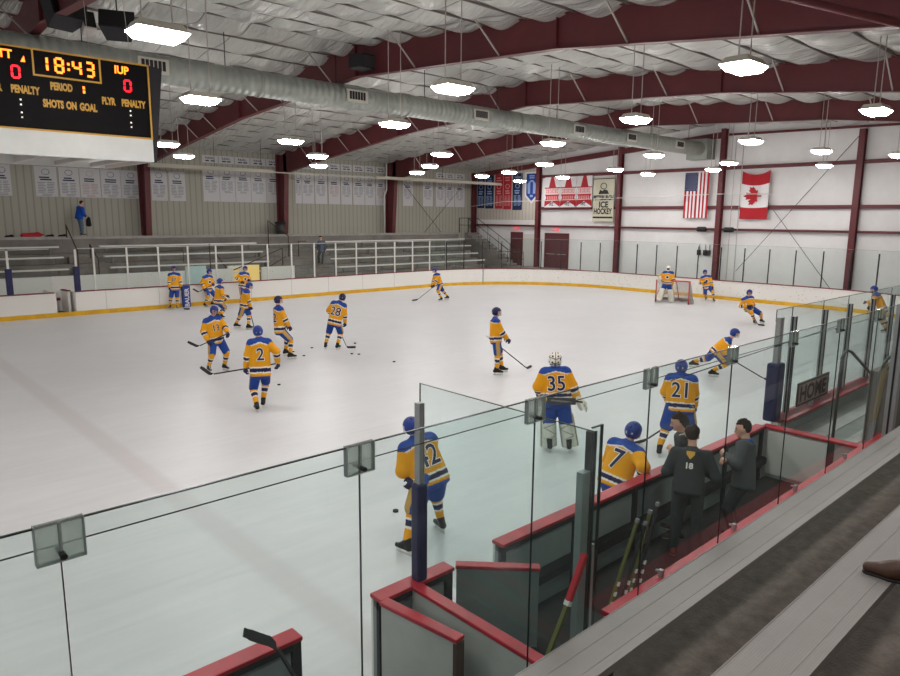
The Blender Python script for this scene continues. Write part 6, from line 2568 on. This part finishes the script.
# shoe toe on the plank: pointed leather shoe whose owner sits beyond the frame
pr = [('cap', V3(0, 0, 0.035), V3(0.10, 0, 0.045), 0.030, 0.042), ('cap', V3(0.10, 0, 0.048), V3(0.26, 0, 0.05), 0.044, 0.038),
      ('cap', V3(0.14, 0, 0.07), V3(0.25, 0, 0.12), 0.04, 0.045), ('cap', V3(0.25, 0, 0.08), V3(0.26, 0, 0.17), 0.045, 0.05)]
r = empty('shoe', (4.08, 1.02, 2.602), -1.35, 'brown leather shoe toe resting on the plank at the right edge', 'shoe')
V, Q = surface(pr, 0.008, 0.035)
V[:, 2] = np.maximum(V[:, 2], 0.012)
mesh_obj('upper', V, Q, M['leather'], r)
pr = [('cap', V3(0.0, 0, 0.012), V3(0.10, 0, 0.012), 0.03, 0.045), ('cap', V3(0.10, 0, 0.012), V3(0.27, 0, 0.012), 0.046, 0.04)]
V, Q = surface(pr, 0.008, 0.02)
V[:, 2] = np.clip(V[:, 2], 0.0, 0.014)
mesh_obj('sole', V, Q, M['black'], r)

# ---------------------------------------------------------------- goal
r = empty('goal', (34.25, 19.3, 0), math.radians(8), 'red framed hockey goal with white netting in front of the end boards', 'goal')
gw = 0.915
for s in (-1, 1):
    m = MB()
    m.tube([(0, s * gw, 0), (0, s * gw, 1.22)], 0.03, 10)
    m.build('post', M['goal_red'], r)
m = MB()
m.tube([(0, -gw, 1.22), (0, gw, 1.22)], 0.03, 10)
m.build('crossbar', M['goal_red'], r)
m = MB()
back = [(0.0, -gw, 0.03)] + [(0.45 + 0.65 * math.sin(t), -gw - 0.12 + (gw + 0.12) * (t / (PI / 2)), 0.03) for t in np.linspace(0.1, PI / 2, 6)]
back += [(p[0], -p[1], p[2]) for p in back[-2::-1]]
m.tube(back, 0.03, 8)
m.build('base_frame', M['tape'], r)
m = MB()
m.tube([(0, -gw, 1.22), (0.3, -gw * 0.96, 1.21), (0.5, -gw * 0.6, 1.2), (0.52, 0, 1.2), (0.5, gw * 0.6, 1.2), (0.3, gw * 0.96, 1.21), (0, gw, 1.22)], 0.022, 8)
m.tube([(0.52, 0, 1.2), (1.08, 0, 0.04)], 0.022, 8)
m.build('top_frame', M['goal_red'], r)
m = MB()
top = [(0, -gw, 1.2), (0.3, -gw * 0.96, 1.2), (0.5, -gw * 0.6, 1.19), (0.52, 0, 1.19), (0.5, gw * 0.6, 1.19), (0.3, gw * 0.96, 1.2), (0, gw, 1.2)]
bt = [(0.0, -gw - 0.02, 0.05), (0.5, -gw - 0.1, 0.05), (0.95, -gw * 0.6, 0.05), (1.1, 0, 0.05), (0.95, gw * 0.6, 0.05), (0.5, gw + 0.1, 0.05), (0.0, gw + 0.02, 0.05)]
th = 0.01
for a, b, c, d in zip(top[:-1], top[1:], bt[:-1], bt[1:]):
    m.hexa([c, d, (d[0] - th, d[1], d[2]), (c[0] - th, c[1], c[2]), a, b, (b[0] - th, b[1], b[2]), (a[0] - th, a[1], a[2])])
m.build('net', M['net'], r)
m = MB()
for a, b in zip(bt[:-1], bt[1:]):
    m.bar((a[0], a[1], 0.11), (b[0], b[1], 0.11), 0.03, 0.2)
m.build('skirt', mat('grey skirt', '#8d8781', 0.8), r)

# pucks
for k, (x, y, lab) in enumerate([(8.98, 16.48, 'puck on the ice just right of the number 2 player'), (11.56, 19.5, 'puck by the skates of the number 12 player'), (11.64, 20.32, 'puck behind the number 12 player'),
                                 (12.5, 20.54, 'puck between the number 12 and number 28 players'), (12.94, 18.77, 'puck nearest the blade of the number 28 player'),
                                 (13.07, 18.55, 'puck second from the blade of the number 28 player'), (14.14, 20.3, 'puck beyond the number 28 player, on his right'),
                                 (13.21, 16.85, 'lone puck on open ice below the number 28 player'), (6.27, 7.98, 'puck on the ice by the knee of the number 42 player')]):
    m = MB()
    m.tube([(0, 0, 0.0), (0, 0, 0.0254)], 0.045, 18)
    o = m.build('puck', M['puck'])
    o.location = (x, y, 0.0)
    tag(o, lab, 'puck', 'pucks on the ice')

# blue upright pad with white letters leaning on the far boards
r = empty('blue_pad', (13.55, 33.86, 0.0), 0, 'blue pad with white upright lettering leaning on the far boards', 'pad')
m = MB()
m.box(-0.2, 0.2, -0.05, 0.06, 0.02, 1.06)
m.build('pad_body', M['ban_blue'], r, bevel=0.02)
text_obj('lettering', 'BAUER', (0.02, -0.055, 0.5), (0, 0, 1), (-1, 0, 0), 0.3, M['ban_white'], r, 0.008)

# ---------------------------------------------------------------- the people
HP = 'hockey players in gold jerseys'
PEOPLE['p17']['loc'] = [12.76, 33.5, 0.0]
PEOPLE['ptalk']['loc'] = [14.52, 33.5, 0.0]


def stick_for(key, root, label, shaft='shaft', **kw):
    o = PEOPLE[key]
    mt = Matrix.Translation(Vector(o['loc'])) @ Matrix.Rotation(math.radians(o['az'] - 90), 4, 'Z')
    return stick_at('hockey_stick', o['stick'], label, shaft, mt, **kw)


hockey_player('p17', PEOPLE['p17'], 'player in gold standing at the far boards left of the blue pad, leftmost of all', HP, front='17')
stick_for('p17', None, 'stick held upright by the leftmost player at the far boards')
hockey_player('ptalk', PEOPLE['ptalk'], 'player in gold at the far boards right of the blue pad, stick held across', HP, look=-0.4, front='crest')
stick_for('ptalk', None, 'stick held across by the player right of the blue pad')
hockey_player('p1', PEOPLE['p1'], 'player in gold behind the number 13 player, half hidden, looking right', HP)
hockey_player('pdoor', PEOPLE['pdoor'], 'player in gold in front of the lit yellow doorway at the far boards', HP, look=0.3, front='crest')
hockey_player('pstride', PEOPLE['pstride'], 'player in gold bending in mid stride with skates apart, below the lit doorway', HP, nod=0.3)
stick_for('pstride', None, 'stick of the striding player below the lit doorway')
hockey_player('p13', PEOPLE['p13'], 'player in gold facing the camera behind the number 2 player, stick at waist', HP, front='13')
stick_for('p13', None, 'stick held at the waist by the player facing the camera left of number 2')
hockey_player('p2', PEOPLE['p2'], 'player with number 2 seen from behind in the left half of the ice', HP)
stick_for('p2', None, 'stick held low and level by the number 2 player')
hockey_player('p12', PEOPLE['p12'], 'player with number 12 and a dark helmet facing right, behind number 2', HP, helm='navy')
hockey_player('p28', PEOPLE['p28'], 'player with number 28 seen from behind among scattered pucks', HP, helm='navy')
stick_for('p28', None, 'stick of the number 28 player with its blade on the ice by the pucks', 'shaft_grey')
hockey_player('pmid', PEOPLE['pmid'], 'player standing alone in the middle of the ice facing right, dark helmet', HP, helm='navy')
hockey_player('pfar', PEOPLE['pfar'], 'player skating alone by the far boards near the corner, reaching left with a stick', HP, nod=0.2)
stick_for('pfar', None, 'stick reaching left from the lone skater at the far boards', 'shaft_grey')
hockey_player('goalienet', PEOPLE['goalienet'], 'goalkeeper with white mask and pads standing in front of the goal', HP, knee_out=0.2, front='crest')
hockey_player('pback', PEOPLE['pback'], 'player skating towards the camera just right of the goal', HP, nod=0.2, front='crest')
hockey_player('plean', PEOPLE['plean'], 'player crouching and leaning into a turn right of the goal', HP, nod=0.3)
stick_for('plean', None, 'stick of the player leaning into a turn right of the goal')
PEOPLE['pchase']['lift_foot'] = (0.12, 0.0)
hockey_player('pchase', PEOPLE['pchase'], 'player bent far forward striding right, upper part above the back glass', HP, nod=0.5)
stick_for('pchase', None, 'long stick reaching down right from the player striding right')
hockey_player('p21', PEOPLE['p21'], 'player with number 21 seen from behind, just beyond the people on the bench', HP, bulk=1.12)
stick_for('p21', None, 'stick held low to the left by the number 21 player')
hockey_player('goalie35', PEOPLE['goalie35'], 'goalkeeper with number 35 and a white mask seen from behind', HP, knee_out=0.3)
hockey_player('p24', PEOPLE['p24'], 'player with number 42 bent forward behind the near blue padded post', HP, nod=0.35, bulk=1.12, twist=-0.25)
PEOPLE['p7']['feet'] = [[-0.22, 0.05, 0.0], [0.2, -0.1, 0.0]]
hockey_player('p7', PEOPLE['p7'], 'player with number 7 leaning on the red cap of the home bench boards', HP, nod=0.1)
hockey_player('pright', PEOPLE['pright'], 'player at the far right edge, seen through several panes of glass', HP, nod=0.2)
# goalkeeper's stick held behind the back of number 35
o = PEOPLE['goalie35']
mt = Matrix.Translation(Vector(o['loc'])) @ Matrix.Rotation(math.radians(o['az'] - 90), 4, 'Z')
gs = empty('goalie_stick', mt @ Vector((-0.02, -0.30, 1.10)), math.radians(o['az'] - 90), 'dark goalkeeper stick held across the back of number 35', 'hockey stick')
m = MB()
m.bar((-0.27, 0, 0.0), (0.27, 0, 0.0), 0.03, 0.13)
m.build('paddle', M['canlid'], gs, bevel=0.008)
m = MB()
m.bar((0.27, 0, 0.0), (0.40, 0.04, -0.02), 0.022, 0.03)
m.build('shaft', M['shaft'], gs)
m = MB()
m.bar((-0.2, -0.017, 0.015), (0.2, -0.017, -0.015), 0.004, 0.03)
m.build('paddle_mark', M['shaft_grey'], gs)
# sticks of players whose blades show
o = PEOPLE['pmid']
mt = Matrix.Translation(Vector(o['loc'])) @ Matrix.Rotation(math.radians(o['az'] - 90), 4, 'Z')
stick_at('hockey_stick', [mt @ Vector((0.1, -0.42, 1.16)), mt @ Vector((-0.5, 0.95, 0.05)), mt @ Vector((-0.7, 1.1, 0.05))], 'stick of the lone player in the middle of the ice, butt end behind his back')

plain_person('staffA', PEOPLE['staffA'], 'person with dark hair and a pale collar, standing at the bench boards facing left', 'person', 'dgrey', 'dgrey', hood='lgrey', hairlen=0.05, nod=0.1, bulk=1.1)
root, F = plain_person('staffB', PEOPLE['staffB'], 'person in a dark hoodie with a small gold crest, back to the camera', 'person', 'dgrey', 'dgrey')
jk = [c for c in root.children if c.name.startswith('jacket')][0]
bv = BVHTree.FromPolygons([v.co for v in jk.data.vertices], [tuple(p.vertices) for p in jk.data.polygons])


def on_back(F, poly, dz, off):
    out = []
    for x, z in poly:
        q = F.pel + F.u * (F.T * 0.70 + z + dz) + F.r * x
        st = q - F.f * 0.6
        h = bv.ray_cast(Vector(st), Vector(F.f))
        out.append(np.array(h[0]) - F.f * off if h[0] is not None else q - F.f * 0.15)
    return out


mb = MB()
mb.face(on_back(F, [(-0.05, 0.05), (-0.05, 0.01), (0, -0.05), (0.05, 0.01), (0.05, 0.05)], 0.06, 0.006))
mb.build('crest', M['board_gold'], jk)
v, f = text_polys('18', 0.1, 0.004, 1.0)
pts = on_back(F, [(p[0], p[1]) for p in v], -0.07, 0.006)
mb = MB()
mb.v = [tuple(p) for p in pts]
mb.f = list(f)
mb.m = [0] * len(f)
mb.s = [False] * len(f)
mb.build('number', M['num_white'], jk, recalc=False)
plain_person('staffC', PEOPLE['staffC'], 'young person with short brown hair and a blue hood, rightmost on the bench', 'person', 'grey', 'dgrey', hood='royal', bulk=1.15)
PEOPLE['man']['feet'] = [[-0.12, 0.05, 0.0], [0.12, -0.05, 0.0]]
plain_person('man', PEOPLE['man'], 'person in a blue jacket and jeans standing on the far walkway holding a black bag', 'person', 'blue', 'jeans', hair='shoe', nod=0.7, bulk=1.3)
PEOPLE['spec']['feet'] = [[-0.12, 0.15, 0.0], [0.12, -0.1, 0.0]]
plain_person('spec', PEOPLE['spec'], 'person in a slate grey top walking on the far aisle steps', 'person', 'slate', 'grey', bulk=1.15)
o = PEOPLE['man']
mt = Matrix.Translation(Vector(o['loc'])) @ Matrix.Rotation(math.radians(o['az'] - 90), 4, 'Z')
pr = [('tor', V3(0, 0, -0.26), V3(0, 0, 0.08), V3(1, 0, 0), V3(0, 1, 0), (0.17, 0.12), (0.13, 0.09), 0.08)]
V, Q = surface(pr, 0.02, 0.03)
bg = empty('bag', mt @ Vector((o['hands'][0][0] * 0.5 + o['hands'][1][0] * 0.5, o['hands'][0][1] + 0.02, o['hands'][0][2] - 0.16)), math.radians(o['az'] - 90), 'black bag held by the person in the blue jacket', 'bag')
mesh_obj('bag_body', V, Q, M['bag'], bg)
m = MB()
m.tube([(-0.08, 0, 0.08), (-0.05, 0, 0.17), (0.05, 0, 0.17), (0.08, 0, 0.08)], 0.012, 6)
m.build('bag_handle', M['bag'], bg)

# ---------------------------------------------------------------- camera, light of the hall beyond, colour
cd = bpy.data.cameras.new('camera')
cd.sensor_fit = 'HORIZONTAL'
cd.sensor_width = 36.0
cd.lens = 692.49 / 900 * 36.0
cd.clip_start = 0.05
cd.clip_end = 300
cam = bpy.data.objects.new('camera', cd)
COL.objects.link(cam)
yaw, pit, rol = 0.823974, 0.172512, 0.008768
Fv = Vector((math.cos(yaw) * math.cos(pit), math.sin(yaw) * math.cos(pit), -math.sin(pit)))
Rv = Vector((math.sin(yaw), -math.cos(yaw), 0))
Uv = Rv.cross(Fv)
R2 = Rv * math.cos(rol) + Uv * math.sin(rol)
U2 = Uv * math.cos(rol) - Rv * math.sin(rol)
cam.matrix_world = Matrix(((R2.x, U2.x, -Fv.x, 0), (R2.y, U2.y, -Fv.y, 0), (R2.z, U2.z, -Fv.z, 4.5), (0, 0, 0, 1)))
SC.camera = cam

w = bpy.data.worlds.new('hall')
w.use_nodes = True
w.node_tree.nodes['Background'].inputs['Color'].default_value = (0.62, 0.63, 0.64, 1)
w.node_tree.nodes['Background'].inputs['Strength'].default_value = 0.7
SC.world = w
SC.view_settings.view_transform = 'Standard'
SC.view_settings.look = 'None'
SC.view_settings.gamma = 1.0
SC.view_settings.use_curve_mapping = False
SC.view_settings.exposure = 0.0
SC.cycles.use_denoising = True
SC.cycles.max_bounces = 10
SC.cycles.transparent_max_bounces = 40
SC.cycles.sample_clamp_indirect = 8.0
